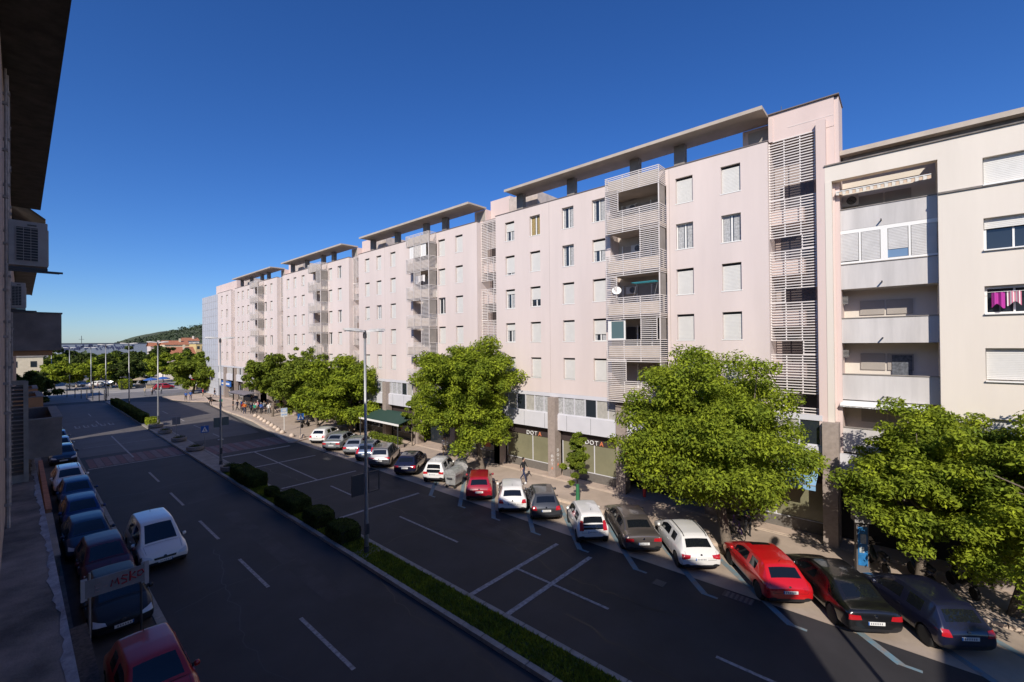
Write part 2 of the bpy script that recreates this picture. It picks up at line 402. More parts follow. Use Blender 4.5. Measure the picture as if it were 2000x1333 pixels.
def section(i, label):
    o = 22.75 * i; last = i == 4
    root = empty('apartment_block', (27, 5.5 + o, 0), 0, label, 'apartment building', 'staggered pink apartment blocks along the street')
    root_loc = Vector(root.location)
    def P(mb, name, m, parent=root, **k):
        ob = mb.build(name, m, parent, **k)
        if parent is root: ob.location = -root_loc
        return ob
    ya, yb = 5.5 + o, (25.93 + o if not last else 104.9)
    cols = [c + o for c in COLS] if i == 0 else [c + o for c in (24.0, 21.5, 18.7, 10.4, 7.9)]
    if last: cols = [99.0, 102.2]
    holes = [(c - WW / 2, c + WW / 2, z - WH, z) for c in cols for z in ZT]
    lg = (11.1 + o, 15.05 + o)
    w = MB()
    if not last: holes.append((lg[0], lg[1], 6.45, 20.0))
    wall_grid(w, 27, ya, yb, 6.4, 21.0, holes, .3)
    # ends, roof deck, coping
    w.box(27.003, 40, ya, ya + .3, 6.4, 20.98); w.box(27.003, 40, yb - .3, yb, 6.4, 20.98)
    w.box(27.31, 40, ya + .3, yb - .3, 20.4, 20.6); w.box(28.75, 40, ya + .3, yb - .3, 6.4, 20.4)
    w.box(27.31, 28.75, ya + .3, yb - .3, 6.35, 6.5)
    w.box(27.003, 27.3, ya + .3, yb - .3, 20.62, 20.98)
    P(w, 'wall', pink)
    if not last: P(MB().box(26.995, 26.999, 20.25 + o, 20.27 + o, 6.4, 21.0).box(26.995, 26.999, 10.9 + o, 10.925 + o, 6.4, 21.0), 'expansion_joint', stair_m)
    P(MB().box(26.96, 27.32, ya - .03, yb + .03, 21.0, 21.05), 'coping', mat('lead_coping', (.16, .13, .12), .7))
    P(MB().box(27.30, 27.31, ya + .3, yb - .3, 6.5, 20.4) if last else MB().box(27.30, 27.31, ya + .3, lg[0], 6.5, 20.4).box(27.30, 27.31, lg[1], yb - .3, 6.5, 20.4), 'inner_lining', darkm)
    for r, z in enumerate(ZT):
        for c_i, c in enumerate(cols):
            if i == 0:
                fr = FR0[r][c_i]; kd = 'yellow' if (r, c_i) == (0, 1) else ('half' if fr < 1 and c_i in (0, 2, 3) else ('curtain' if c_i > 3 else 'plain'))
            else:
                q = rnd.random(); fr = 1 if q < .62 else (.9 if q < .72 else (.6 if q < .82 else 0)); kd = rnd.choice(['plain', 'half', 'curtain'])
            window(root, 27, c, z, fr, kd).location -= root_loc
    if not last:
        # loggia column
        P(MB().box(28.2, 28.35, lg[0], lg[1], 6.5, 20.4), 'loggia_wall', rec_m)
        P(MB().box(27.31, 28.2, lg[0] - .1, lg[0], 6.5, 20.0).box(27.31, 28.2, lg[1], lg[1] + .1, 6.5, 20.0), 'loggia_side_wall', pink)
        B0, B1 = 11.15 + o, 14.85 + o
        P(MB().box(26.1, 28.2, B0 + .05, B1 - .05, 19.98, 20.12).box(26.2, 26.32, B0 + .15, B1 - .15, 20.12, 20.85), 'balcony_roof', slabm)
        cap = MB(); slats_box(cap, 26.0, B0, B1, 19.95, 21.05, side=(27.0, (B0, B1))); posts(cap, 26, (B0 + .03, B0 + 1.3, B0 + 2.45, B1 - .03), 19.95, 21.05); P(cap, 'crowning_slats', slat)
        for k, zb in enumerate((17.32, 14.5, 11.7, 8.95, 6.3)):
            bal = MB().box(26.08, 28.2, B0 + .06, B1 - .06, zb + .12, zb + .28).box(26.15, 26.25, B0 + .1, B1 - .1, zb + .28, zb + 1.0)
            bo = P(bal, 'balcony', pal_b)
            rl = MB(); slats_box(rl, 26.0, B0, B1, zb, zb + 1.41, side=(27.0, (B0, B1)))
            posts(rl, 26, (B0 + .03, B0 + 1.3, B0 + 2.45, B1 - .03), zb, zb + 1.41)
            rl.build('railing', slat, bo)
            hi = zb + 2.62
            sc = MB()
            if i == 0: rng = [(2.75, 3.7), (0, 1.3), (2.9, 3.7), (.2, 1.3), (2.3, 3.7)][k]
            else: rng = rnd.choice([(2.45, 3.7), (1.2, 1.9), (0, 1.25), (1.3, 2.4)])
            slats_box(sc, 26.0, B0 + rng[0], B0 + rng[1], zb + 1.5, hi + .15)
            posts(sc, 26, (B0 + rng[0] + .03, B0 + rng[1] - .03), zb + 1.42, hi + .2); sc.build('slat_screen', slat, bo)
            MB().box(26.03, 26.09, B0 + .01, B0 + .07, zb + 1.42, hi + .2).box(26.1, 26.95, B0 + .02, B0 + .06, zb + 1.42, hi + .15, m=1).build('side_screen', [slat, conc], bo)
            d_ = MB()
            for q in range(3): d_.box(28.12, 28.19, lg[0] + .5 + q * 1.05, lg[0] + 1.45 + q * 1.05, zb + .3, zb + 2.3)
            d_.build('balcony_door', [shut_g if k != 3 else glass], bo)
            f_ = MB()
            for q in range(4): f_.box(28.08, 28.199, lg[0] + .42 + q * 1.05, lg[0] + .5 + q * 1.05, zb + .3, zb + 2.38)
            f_.build('door_frame', whitef, bo)
            if i == 0 and k == 3:
                g2 = MB().box(26.12, 26.2, B0 + 2.4, B1 - .05, zb + 1.42, zb + 1.5).box(26.12, 26.2, B0 + 2.4, B1 - .05, hi, hi + .08).box(26.12, 26.2, B0 + 2.4, B0 + 2.5, zb + 1.5, hi).box(26.12, 26.2, B1 - .3, B1 - .05, zb + 1.5, hi).box(26.14, 26.17, B0 + 2.5, B1 - .3, zb + 1.5, hi, m=1)
                g2.build('glazing', [whitef, mat('tinted_glass', (.10, .16, .17), .1, spec=.8)], bo)
            if i == 1 and k == 0:
                g2 = MB()
                for q in range(9): g2.box(26.1, 26.14, B0 + .5 + q * .3, B0 + .76 + q * .3, zb + 1.45, hi)
                g2.build('blind', whitef, bo)
    # stair bay with slatted screen
    sy0, sy1 = ya - 2.12, ya
    xs = 27.3 if i == 0 else 27.55
    st = MB(); tx = 28.6
    st.box(tx, 40, ya - 2.4, ya - .003, 6.3, 21.2)
    st.box(xs + .2, tx, ya - 2.4, ya - .003, 20.95, 21.2)
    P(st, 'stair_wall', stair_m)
    zz = 21.0; k = 0; sb = MB(); bottom = 3.7 if i == 0 else 6.4
    dk = MB(); ld = MB()
    while zz > bottom:
        lo = max(zz - (2.5 if k == 0 else 2.05), bottom)
        slats_box(sb, xs, sy0, sy1, lo, zz, step=.142, t=.05)
        posts(sb, xs, (sy0 + .03, sy0 + .68, sy0 + 1.4, sy1 - .03), lo, zz)
        if lo > bottom + .8:
            if k % 2 == 0: slats_box(sb, xs, sy1 - .72, sy1, lo - .72, lo - .08, step=.142, t=.05); posts(sb, xs, (sy1 - .03, sy1 - .69), lo - .75, lo)
            else: slats_box(sb, xs, sy0, sy0 + .66, lo - .72, lo - .08, step=.142, t=.05); posts(sb, xs, (sy0 + .03, sy0 + .63), lo - .75, lo)
            P(MB().box(tx - .03, tx - .002, sy0 + .25, sy1 - .3, lo - 1.2, lo + .3), 'stair_window', mat('stair_glass', (.085, .07, .07), .25))
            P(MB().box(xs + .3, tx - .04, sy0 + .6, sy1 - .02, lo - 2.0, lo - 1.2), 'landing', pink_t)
        zz = lo - .72; k += 1
    P(sb, 'slat_screen', slat)
    if i == 0:
        t = MB().box(27.35, 29.1, 2.6, 5.495, 21.0, 22.5).box(27.37, 29.09, 2.601, 2.929, 3.9, 20.99).box(27.003, 28.6, 2.93, 3.33, 4.1, 21.35).box(28.6, 40, 2.94, 3.34, 4.1, 20.9)
        t.box(27.45, 29.1, 2.42, 2.6, 3.8, 22.45).box(27.34, 27.42, 2.62, 4.6, 21.55, 21.6, m=1)
        t.box(27.3, 27.7, 5.3, 5.497, 20.95, 22.3)
        P(t, 'stair_tower', [pink_t, pink])
        P(MB().box(27.25, 29.15, 2.38, 5.5, 22.5, 22.55), 'tower_coping', mat('lead_coping', (.16, .13, .12), .7))
        a = MB().tube([(28, 5.0, 22.5), (28, 5.0, 23.1)], .015); P(a, 'aerial', steel_d)
    else:
        t = MB().box(28.8, 33, ya - 2.4, ya + .002, 21.2, 23.2); P(t, 'stair_tower', pink_t)
    # roof structure
    if not last:
        mr = MB().box(28.7, 32, 22.7 + o, 25.9 + o, 20.6, 22.9); P(mr, 'lift_machine_room', pal_b)
        P(MB().box(26.0, 28.25, ya + .02, 24.0 + o, 22.42, 22.56).box(26.0, 26.1, ya + .02, 24.0 + o, 22.37, 22.42), 'roof_slab', slabm)
        for q in (10.4, 13.4, 18.5, 23.5): P(MB().box(27.35, 27.75, q - .33 + o, q + .33 + o, 20.6, 22.42), 'roof_column', conc)
        pr = MB().box(28.2, 30, 5.52 + o, 7.0 + o, 20.6, 22.38).box(28.18, 28.199, 5.6 + o, 6.7 + o, 21.4, 22.2, m=1); P(pr, 'roof_cabin', [pink_t, shut_g])
    else:
        P(MB().box(28.3, 34, 97.5, 111, 21, 23.1), 'roof_cabin', pink_t)
    # podium
    p0 = ya - 2.3; p1 = yb
    pd = MB().box(26.98, 27.1, p0, p1, 6.12, 6.395).box(26.9, 27.1, p0, p1, 3.66, 4.82).box(27.0, 27.1, p0, p1, 4.82, 4.9)
    yy = p0 + 1.2
    while yy < p1: pd.box(26.895, 26.899, yy, yy + .02, 3.68, 4.8, m=1); yy += 2.05
    P(pd, 'mezzanine_panel', [alu, steel_d])
    mw = MB(); yy = p0 + .1; j = 0
    while yy < p1 - .9:
        mw.box(27.06, 27.07, yy, yy + .86, 4.9, 6.12, m=(1 if (j // 5) % 2 == 0 else 0) if j % 7 else 2); mw.box(27.0, 27.08, yy + .86, yy + .93, 4.9, 6.12, m=3); yy += .93; j += 1
    P(mw, 'mezzanine_window', [curtain, mat('grey_blind', (.42, .40, .36), .4, var=.15, vs=4), glass, alu])
    P(MB().box(27.1, 40, p0, p1, 3.62, 6.3).box(29.0, 40, p0, p1, .1, 3.62), 'podium_core', darkm)
    P(MB().box(27.45, 27.6, p0, p1, 2.82, 3.62), 'shop_fascia', mat('fascia_dark', (.045, .032, .03), .6))
    for n_, q in enumerate(np.arange(2.84 + o, yb, 5.69)):
        P(MB().box(26.55, 27.3, q - .33, q + .33, .14, 6.11).box(26.54, 26.549, q - .33, q + .33, 1.9, 1.92).box(26.54, 26.549, q - .33, q + .33, 4.0, 4.02), 'pillar', granite)
    sp = MB(); sbm = MB(); sfm = MB()
    for n_, q in enumerate(np.arange(2.84 + o, yb, 5.69)):
        a, b = q + .4, min(q + 5.3, yb)
        if b - a < 1: continue
        if n_ in (1,): P(MB().box(28.2, 28.3, a, b, .2, 2.8), 'shop_entrance', glass); continue
        P(MB().box(27.5, 27.52, a, b, .78, 2.82), 'shop_window', olive if i == 0 and n_ in (2, 3, 0) else glass)
        P(MB().box(27.42, 27.56, a, b, .17, .78), 'shop_plinth', granite_d); sfm = MB()
        if i or n_ not in (2, 3, 0):
            for z_ in range(2):
                y_ = rnd.uniform(a + .3, b - 1.3); P(MB().box(27.485, 27.495, y_, y_ + rnd.uniform(.5, 1.0), 1.1, rnd.uniform(1.6, 2.5)), 'shop_poster', rnd.choice([redsign, whitesign, bluesign, orange, curtain]))
        if i and rnd.random() < .55: P(MB().box(27.44, 27.448, a + .4, b - .6, 2.95, 3.45), 'fascia_board', rnd.choice([redsign, bluesign, whitesign, granite, greensign]))
        for e in (a, (a + b) / 2 - .3, b): sfm.box(27.46, 27.54, e - .03, e + .03, .78, 2.82)
        P(sfm.box(27.44, 27.56, a, b, .78, .82), 'shop_window_frame', alu)
    return root
pal_b = mat('pale_balcony', (.52, .44, .38), .8, var=.18, vs=2)
seclab = ['nearest pink apartment block, with the tallest stair tower beside the cream building',
          'second pink apartment block from the right, behind the tall near lamp post',
          'third pink apartment block from the right, above the pair of round trees',
          'fourth pink apartment block from the right, above the bus shelter crowd',
          'short pink end block at the far left of the row with only two window columns']
secs = [section(i, seclab[i]) for i in range(5)]
gb = empty('grey_building', (27, 105, 0), 0, 'blank pale grey tiled building at the far end of the pink row', 'building')
w = MB().box(0, 14, .01, 11.5, 0, 15.9); w.v = [(a, b, c + (5 if c > 1 else 0)) for a, b, c in w.v]; w.build('wall', mat('grey_tile', (.44, .45, .49), .6, var=.06, vs=1.2), gb)
gj = MB()
for k in range(1, 14): gj.box(-.012, -.004, .02, 11.48, 1.5 * k, 1.5 * k + .03)
for k in range(1, 8): gj.box(-.012, -.004, 1.5 * k, 1.5 * k + .03, .3, 20.8)
gj.build('tile_joint', conc, gb)

# shop lettering on the nearest block
s0 = secs[0]; l0 = Vector(s0.location)
RX = (R_(90), 0, R_(-90))
def sign(txt, size, m, loc, vertical=False, d=.02):
    return text_mesh('lettering', txt, size, m, s0, Vector(loc) - l0, RX, d, vertical=vertical)
for k, ch in enumerate('DOT'): sign(ch, .46, whitesign, (27.42, 17.35 - k * .40, 2.98)); sign(ch, .46, whitesign, (27.42, 22.9 - k * .40, 2.98))
sign('A', .46, orange, (27.42, 16.15, 2.98)); sign('A', .46, orange, (27.42, 21.7, 2.98))
for k, ch in enumerate('DOTA'):
    text_mesh('lettering', ch, .34, orange if ch == 'A' else whitesign, s0, Vector((26.9, 19.575, 2.15 - k * .36)) - l0, (R_(90), 0, 0), .01)
    text_mesh('lettering', ch, .27, orange if ch == 'A' else whitesign, s0, Vector((26.54, 19.85, 1.72 - k * .30)) - l0, RX, .01)

# ---------------------------------------------------------------- cream building on the right
cb = empty('cream_apartment_block', (27, 2.4, 0), 0, 'cream apartment building with deep balconies at the right edge', 'apartment building')
cl = Vector(cb.location)
def Q(mb, name, m, parent=cb, **k):
    ob = mb.build(name, m, parent, **k)
    if parent is cb: ob.location = -cl
    return ob
YB, YT = -1.1, 2.40
wins = [(16.65, 17.8), (13.92, 15.25), (11.25, 12.4), (8.44, 9.8), (5.5, 6.85)]
w = MB(); wall_grid(w, 27.0, -9, YB, 3.4, 18.9, [(-6.5, -2.46, a, b) for a, b in wins], .5)
w.box(27.001, 28.9, YB - .001, YB - .3, 3.4, 18.88); w.box(27.51, 28.9, -9, -1.4, 3.4, 18.5)
w.box(27.0, 27.4, YB, 2.97, 18.12, 18.9); w.box(26.98, 28.9, 2.7, 2.97, 3.4, 18.12)
w.box(28.9, 40, -9, 2.58, 3.4, 18.7)
Q(w, 'wall', cream)
Q(MB().box(26.93, 26.998, -9, YB - .002, 16.56, 16.64), 'string_course', conc_d)
Q(MB().box(26.93, 27.45, -9, 3.0, 18.9, 18.96), 'coping', conc_d)
Q(MB().box(28.2, 40, -9, 2.35, 18.96, 19.55), 'attic_wall', conc_d); Q(MB().box(27.75, 40.2, -9.1, 2.45, 19.55, 19.78), 'roof_slab', slabm)
pz = [(15.69, 16.72), (12.74, 13.96), (10.05, 11.27), (7.23, 8.48), (4.6, 5.82)]
for k, (a, b) in enumerate(pz):
    bo = Q(MB().box(27.62, 28.9, YB, 2.7, a - .001, a + .16).box(27.6, 27.74, YB, 2.7, a, b), 'balcony', par_m)
    MB().box(27.56, 27.78, YB, 2.7, b, b + .04).build('parapet_coping', conc, bo)
    MB().box(27.3, 27.61, .82, .87, a + .22, a + .27).build('drain_spout', steel_d, bo)
    if k != 1:
        top = pz[k - 1][0] if k else 18.12
        n = MB()
        for q in (0, 1): n.box(28.84, 28.89, -.35 + q * 1.05 + .1, .62 + q * 1.05 + .1, b + .2 if k else b - .1, top - .55)
        n.build('shutter', shut_g, bo)
        if k == 3:
            MB().box(28.80, 28.83, -.2, .55, b - .5, b + .95).build('curtain', mat('lace_curtain', (.12, .13, .15), .8, var=.5, vs=9), bo)
gl = Q(MB().box(27.6, 27.68, YB, 2.66, 13.97, 14.1).box(27.6, 27.68, YB, 2.66, 15.5, 15.68).box(27.6, 27.68, 2.56, 2.66, 14.1, 15.5).box(27.6, 27.68, .62, .88, 14.1, 15.5).box(27.6, 27.68, 1.62, 1.70, 14.1, 15.5).box(27.6, 27.68, -.2, -.12, 14.1, 15.5), 'loggia_glazing', whitef)
s = MB()
for y0, y1, zl in ((1.7, 2.56, 14.15), (.88, 1.62, 14.12), (-.12, .62, 14.5), (YB, -.2, 14.12)):
    n = int((15.5 - zl) / .07)
    for q in range(n): z = zl + (15.5 - zl) * q / n; s.box(27.62, 27.64, y0 + .02, y1 - .02, z, z + .062)
s.build('roller_shutter', mat('aged_shutter', (.60, .58, .56), .6, var=.1, vs=2), gl); MB().box(27.65, 27.66, -.12, .62, 14.12, 14.5).build('pane', mat('blue_glass', (.16, .25, .38), .1), gl)
for k, (a, b) in enumerate(wins):
    fr = Q(MB().box(27.32, 27.4, -6.5, -2.46, a, a + .06).box(27.32, 27.4, -6.5, -2.46, b - .06, b).box(27.26, 27.34, -2.56, -2.46, a, b).box(27.32, 27.4, -3.36, -3.3, a + .06, b - .06).box(26.9, 27.02, -6.5, -2.45, a - .05, a), 'window', whitef)
    MB().box(27.36, 27.37, -6.5, -2.56, a + .06, b - .06).build('pane', glass, fr)
    lo = {0: a + .05, 1: a + .9, 2: b - .12, 3: a + .05, 4: a + .7}[k]
    sm = MB(); n = max(1, int((b - lo) / .07))
    for q in range(n): z = lo + (b - lo) * q / n; sm.box(27.2, 27.22, -6.5, -2.5, z, z + (b - lo) / n * .9)
    sm.box(27.222, 27.23, -6.5, -2.5, lo, b)
    sm.build('shutter', shut, fr)
Q(MB().box(26.92, 26.998, -9, YB - .2, 3.4, 3.6).box(26.995, 28.8, -9, 2.9, 3.38, 3.398).box(27.9, 30, -9, 2.9, .12, 3.38, m=1).box(27.0, 27.25, -9, 2.9, 3.4, 4.59, m=0), 'ground_floor', [alu, darkm])
for q in (2.84, -2.8, -8.2): Q(MB().box(26.2, 26.8, q - .3, q + .3, .14, 3.4), 'pillar', granite)
# awnings on the cream building
def awning(lab, y0, y1, z, cloth, drop):
    r = empty('awning', (27.6, (y0 + y1) / 2, z), 0, lab, 'awning')
    o = Vector(r.location); a = MB(); n = 26
    a.quad((27.9 - o.x, y0 - o.y, .3), (27.9 - o.x, y1 - o.y, .3), (27.15 - o.x, y1 - o.y, 0), (27.15 - o.x, y0 - o.y, 0))
    for q in range(n):
        u0 = y0 + (y1 - y0) * q / n - o.y; u1 = y0 + (y1 - y0) * (q + 1) / n - o.y; dd = drop * (.75 + .5 * rnd.random())
        a.quad((-.45, u0, 0), (-.45 - .03 * (q % 2), u1, 0), (-.46, u1, -dd), (-.44, u0, -drop), m=q % 2)
    a.build('canvas', cloth, r)
    MB().tube([(-.46, y0 - o.y, .02), (-.46, y1 - o.y, .02)], .025).build('front_bar', whitef, r)
awning('striped canvas awning with scalloped edge over the top balcony of the cream building', -.9, 2.55, 17.55, [mat('awning_a', (.62, .46, .33), .8), mat('awning_b', (.66, .62, .55), .8)], .16)
awning('narrow white awning over the balcony behind the treetops of the cream building', -.7, 2.5, 6.95, [whitesign, mat('awning_g', (.5, .5, .5), .8)], .05)
ac_unit('air conditioner with dark round fan under the striped awning', (28.7, 2.15, 17.1), 0)
ac_unit('air conditioner high on the third balcony wall of the cream building', (28.2, 2.5, 12.0), 0, w=.35, h=.45)
ac_unit('air conditioner high on the fourth balcony wall of the cream building', (28.2, 2.5, 9.3), 0, w=.35, h=.42)
for k, (z, y) in enumerate(((19.1, 13.95), (16.3, 13.6), (13.5, 14.0))):
    ac_unit(['air conditioner behind the slats of the top balcony on the nearest pink block', 'air conditioner in the second balcony from the top on the nearest pink block', 'air conditioner in the middle balcony above the satellite dish'][k], (28.0, y, z), 0, w=.7, h=.5)
# laundry
def cloth(lab, X, y, z, w, h, m, seed):
    q = random.Random(seed); b = MB(); n = 10
    for i in range(n):
        a0, a1 = y + w * i / n, y + w * (i + 1) / n; x0 = X + .04 * math.sin(i * 1.3 + seed); x1 = X + .04 * math.sin((i + 1) * 1.3 + seed)
        z0 = z - h * (.85 + .15 * math.sin(i * .6 + seed)); z1 = z - h * (.85 + .15 * math.sin((i + 1) * .6 + seed))
        b.quad((x0, a0, z), (x1, a1, z), (x1 - .02, a1, z1), (x0 - .02, a0, z0), m=i % 2)
        b.quad((x0 + .01, a0, z), (x1 + .01, a1, z), (x1 - .01, a1, z1), (x0 - .01, a0, z0), m=i % 2)
    o = b.build('laundry', m); tag(o, lab, 'laundry', 'washing hung out on the balconies'); return o
mg = mat('magenta_cloth', (.42, .03, .28), .8); pw = [mat('pink_stripe', (.55, .16, .24), .8), mat('cloth_white', (.7, .66, .64), .8)]
cloth('magenta shirt drying in the open window at the right edge', 27.1, -3.05, 12.12, .38, .68, [mg, mg], 1)
cloth('pink and white striped shirt drying in the open window at the right edge', 27.1, -3.5, 12.15, .4, .62, pw, 2)
tag(MB().tube([(27.08, -6, 12.14), (27.08, -2.5, 12.14)], .01, 5).build('clothes_line', whitef), 'thin white clothes line across the open window at the right edge', 'clothes line')
cloth('white sheets drying on the second balcony of the second pink block', 26.4, 35.0, 17.0, 1.5, .8, [mat('cloth_white', (.7, .66, .64), .8)] * 2, 3)
dk = empty('drying_rack', (26.5, 12.3, 13.05), 0, 'turquoise clothes drying rack on the middle balcony of the nearest pink block', 'drying rack')
b = MB()
for q in range(6): b.tube([(-.35 + q * .12, -.8, .95), (-.35 + q * .12, .8, .95)], .02, 5)
b.build('rails', mat('turquoise', (.04, .30, .36), .5), dk); MB().tube([(-.3, -.7, 0), (.2, -.7, .95)], .012, 5).tube([(-.3, .7, 0), (.2, .7, .95)], .012, 5).build('leg', steel, dk)
sd = empty('satellite_dish', (26.05, 14.1, 13.6), 0, 'white satellite dish tilted on the middle balcony of the nearest pink block', 'satellite dish')
b = MB().lathe([(.0, .06), (.15, .05), (.3, .0), (.31, .01), (.15, .065), (.0, .08)], 18, (0, 0, 0), 'x'); b.build('dish', whitef, sd, smooth=True).rotation_euler = (0, .5, .5)
MB().tube([(.1, 0, 0), (.3, 0, -.3), (.3, 0, -.6)], .025).build('arm', steel, sd)

# ---------------------------------------------------------------- the building the picture is taken from (left edge)
lb = empty('shaded_building', (-3, 5, 0), 0, 'dark shaded building at the left edge with deep eaves and a long concrete ledge', 'apartment building')
lo_ = Vector(lb.location)
def P2(mb, name, m, root, **k):
    ob = mb.build(name, m, root, **k)
    ob.location = -Vector(root.location); return ob
WX = -.22
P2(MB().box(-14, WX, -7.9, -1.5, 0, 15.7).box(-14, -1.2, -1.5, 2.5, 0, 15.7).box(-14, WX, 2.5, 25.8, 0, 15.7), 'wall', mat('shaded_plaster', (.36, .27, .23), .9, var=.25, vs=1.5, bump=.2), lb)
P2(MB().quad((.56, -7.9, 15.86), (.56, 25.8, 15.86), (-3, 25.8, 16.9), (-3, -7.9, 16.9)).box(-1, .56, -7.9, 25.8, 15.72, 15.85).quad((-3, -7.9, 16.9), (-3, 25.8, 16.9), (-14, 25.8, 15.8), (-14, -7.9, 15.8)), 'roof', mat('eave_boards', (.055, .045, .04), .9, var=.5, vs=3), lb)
lg_ = MB().prism([(-.3, 2.0), (.43, 2.0), (.215, 26.2), (-.3, 26.2)], 6.3, 6.67)
P2(lg_, 'ledge', ledge_m, lb)
lm = MB(); q = random.Random(2); n = 150
for k in range(n):
    y0 = 2 + 24.2 * k / n; y1 = 2 + 24.2 * (k + 1) / n
    def ex(y): return .43 - (y - 2) / 24.2 * .215
    def ins(y): return .062 + .022 * math.sin(y * 2.1) + .015 * math.sin(y * 7.3) + .014 * math.sin(y * 17)
    lm.quad((ex(y0) - ins(y0), y0, 6.6705), (ex(y0) + .02, y0, 6.6705), (ex(y1) + .02, y1, 6.6705), (ex(y1) - ins(y1), y1, 6.6705), m=0)
    lm.quad((ex(y0) - ins(y0), y0, 6.674), (ex(y0) + .02, y0, 6.684), (ex(y1) + .02, y1, 6.684), (ex(y1) - ins(y1), y1, 6.674), m=0)
    lm.quad((ex(y0) + .02, y0, 6.684), (ex(y0) + .02, y0, 6.5), (ex(y1) + .02, y1, 6.5), (ex(y1) + .02, y1, 6.684), m=0)
P2(lm, 'ledge_mortar_edge', ledge_e, lb)
pp = MB()
for (x, r, z0, z1, y) in ((-.17, .035, 5.7, 15.6, 13.2), (-.15, .02, 8, 15.6, 14.0), (-.19, .05, 5.7, 15.6, 15.2), (-.16, .03, 5.7, 12, 18.0), (-.18, .02, 9, 15.6, 12.9)):
    pp.tube([(x, y, z0), (x, y, z1)], r, 7)
    zz = z0 + .5
    while zz < z1: pp.box(x - .05, x + r + .015, y - .04, y + .04, zz, zz + .05); zz += .9
P2(pp, 'pipe', mat('wall_pipe', (.33, .29, .27), .7, var=.3, vs=8), lb)
cbm = MB(); q = random.Random(4)
for k in range(7):
    y0 = 12.8 + q.random() * 2; z0 = 10.5 + q.random() * 2.5; pts = [(-.19 + .06 * q.random(), y0 + t * .35, z0 - .15 * math.sin(t * .9) - .1 * t) for t in range(6)]
    cbm.tube(pts, .012, 5)
P2(cbm, 'cable', blackp, lb)
vn = MB()
for z in (13.0, 10.3, 7.5):
    for k in range(9): vn.box(WX, WX + .05, 15.6, 16.9, z + k * .14, z + k * .14 + .08)
P2(vn, 'window_louvre', mat('old_louvre', (.30, .26, .23), .8, var=.2), lb)
# louvred shutter standing open over the ledge
ls = empty('louvred_shutter', (-.1, 17.4, 6.67), 0, 'tall grey louvred door shutter standing on the concrete ledge', 'shutter')
f = MB().box(-.14, -.09, -.03, .03, 0, 2.62).box(.15, .24, -.05, .05, 0, 2.66).box(-.13, .2, -.03, .03, 2.56, 2.68).box(-.09, .15, -.03, .03, 0, .2)
f.build('frame', kerbm, ls)
l = MB()
for k in range(23): l.quad((-.09, -.04, .22 + k * .102), (.15, -.04, .22 + k * .102), (.15, .03, .28 + k * .102), (-.09, .03, .28 + k * .102))
l.build('slats', mat('louvre_dark', (.10, .085, .075), .8), ls)
def ac2(lab, x0, x1, y, z0, z1, d):
    r = empty('air_conditioner', ((x0 + x1) / 2, y, z0), 0, lab, 'air conditioner', 'air conditioners on the shaded wall')
    w = (x1 - x0) / 2; h = z1 - z0
    MB().box(-w, w, 0, d, 0, h).box(w + .002, w + .012, .03, d - .03, .03, h - .1).build('casing', mat('ac_grey', (.40, .36, .34), .55, var=.15, vs=6), r, bevel=.008)
    g = MB().box(-w * .62, w * .5, -.004, -.001, h * .1, h * .86)
    for k in range(13): g.box(-w * .62, w * .5, -.01, -.005, h * (.1 + .76 * k / 12.5), h * (.1 + .76 * k / 12.5) + .008, m=1)
    for k in range(4): xx = -w * .62 + (w * 1.12) * k / 3; g.box(xx - .003, xx + .003, -.012, -.005, h * .1, h * .86, m=1)
    g.build('grille', [blackp, mat('ac_wire', (.35, .32, .31), .6)], r)
    MB().box(-w * .05, w * .42, -.008, -.002, h * .9, h * .93).build('badge', steel_d, r)
    b = MB().box(-w, w * 1.0, .02, .06, -.06, -.02).box(-w, w + .13, .0, .03, -.10, -.07).box(-w, w + .18, d * .6, d * .6 + .03, -.07, -.04); b.build('bracket', steel_d, r)
ac2('large air conditioner on the wall at the left edge, seen from its grille side', -.12, .30, 10.3, 11.5, 12.2, .32)
ac2('smaller air conditioner below and behind the large one at the left edge', -.18, .09, 15.6, 11.15, 11.75, .32)
def lbalc(lab, y0, y1, x1, z0, z1, m, inner, cap_m, corb=False):
    r = empty('balcony', (0, y0, z0), 0, lab, 'balcony'); h = z1 - z0; t = .12; L = y1 - y0
    b = MB().box(WX, x1, 0, L, 0, .14).box(WX, x1, 0, t, .14, h).box(WX, x1, L - t, L, .14, h).box(x1 - t, x1, t, L - t, .14, h)
    b.build('parapet', m, r)
    MB().box(WX + .001, x1 + .02, -.02, t + .015, h, h + .035).box(WX + .001, x1 + .02, L - t - .015, L + .02, h, h + .035).box(x1 - t - .07, x1 + .02, t + .015, L - t - .015, h, h + .035).build('coping', cap_m, r)
    if corb: MB().box(WX, x1 - .18, .1, L - .1, -.14, -.002).build('corbel', inner, r)
    MB().quad((x1 + .0015, L * .08, h), (x1 + .0015, L * .9, h), (x1 + .0015, L * .9, .02), (x1 + .0015, L * .08, .02)).build('soot_stain', mat('soot', (.06, .05, .045), .95, var=.4, vs=4), r)
    return r
bm_ = mat('balcony_dark', (.24, .205, .19), .9, var=.3, vs=1.6, bump=.3); peach = mat('peach_plaster', (.50, .26, .13), .9, var=.15)
lbalc('upper dark grey balcony jutting from the shaded building against the sky', 18.0, 21.6, .79, 10.13, 11.17, bm_, peach, conc_d, True)
lbalc('lower dark grey balcony of the shaded building, seen from above its open top', 18.0, 21.6, .79, 7.15, 8.20, bm_, peach, conc)
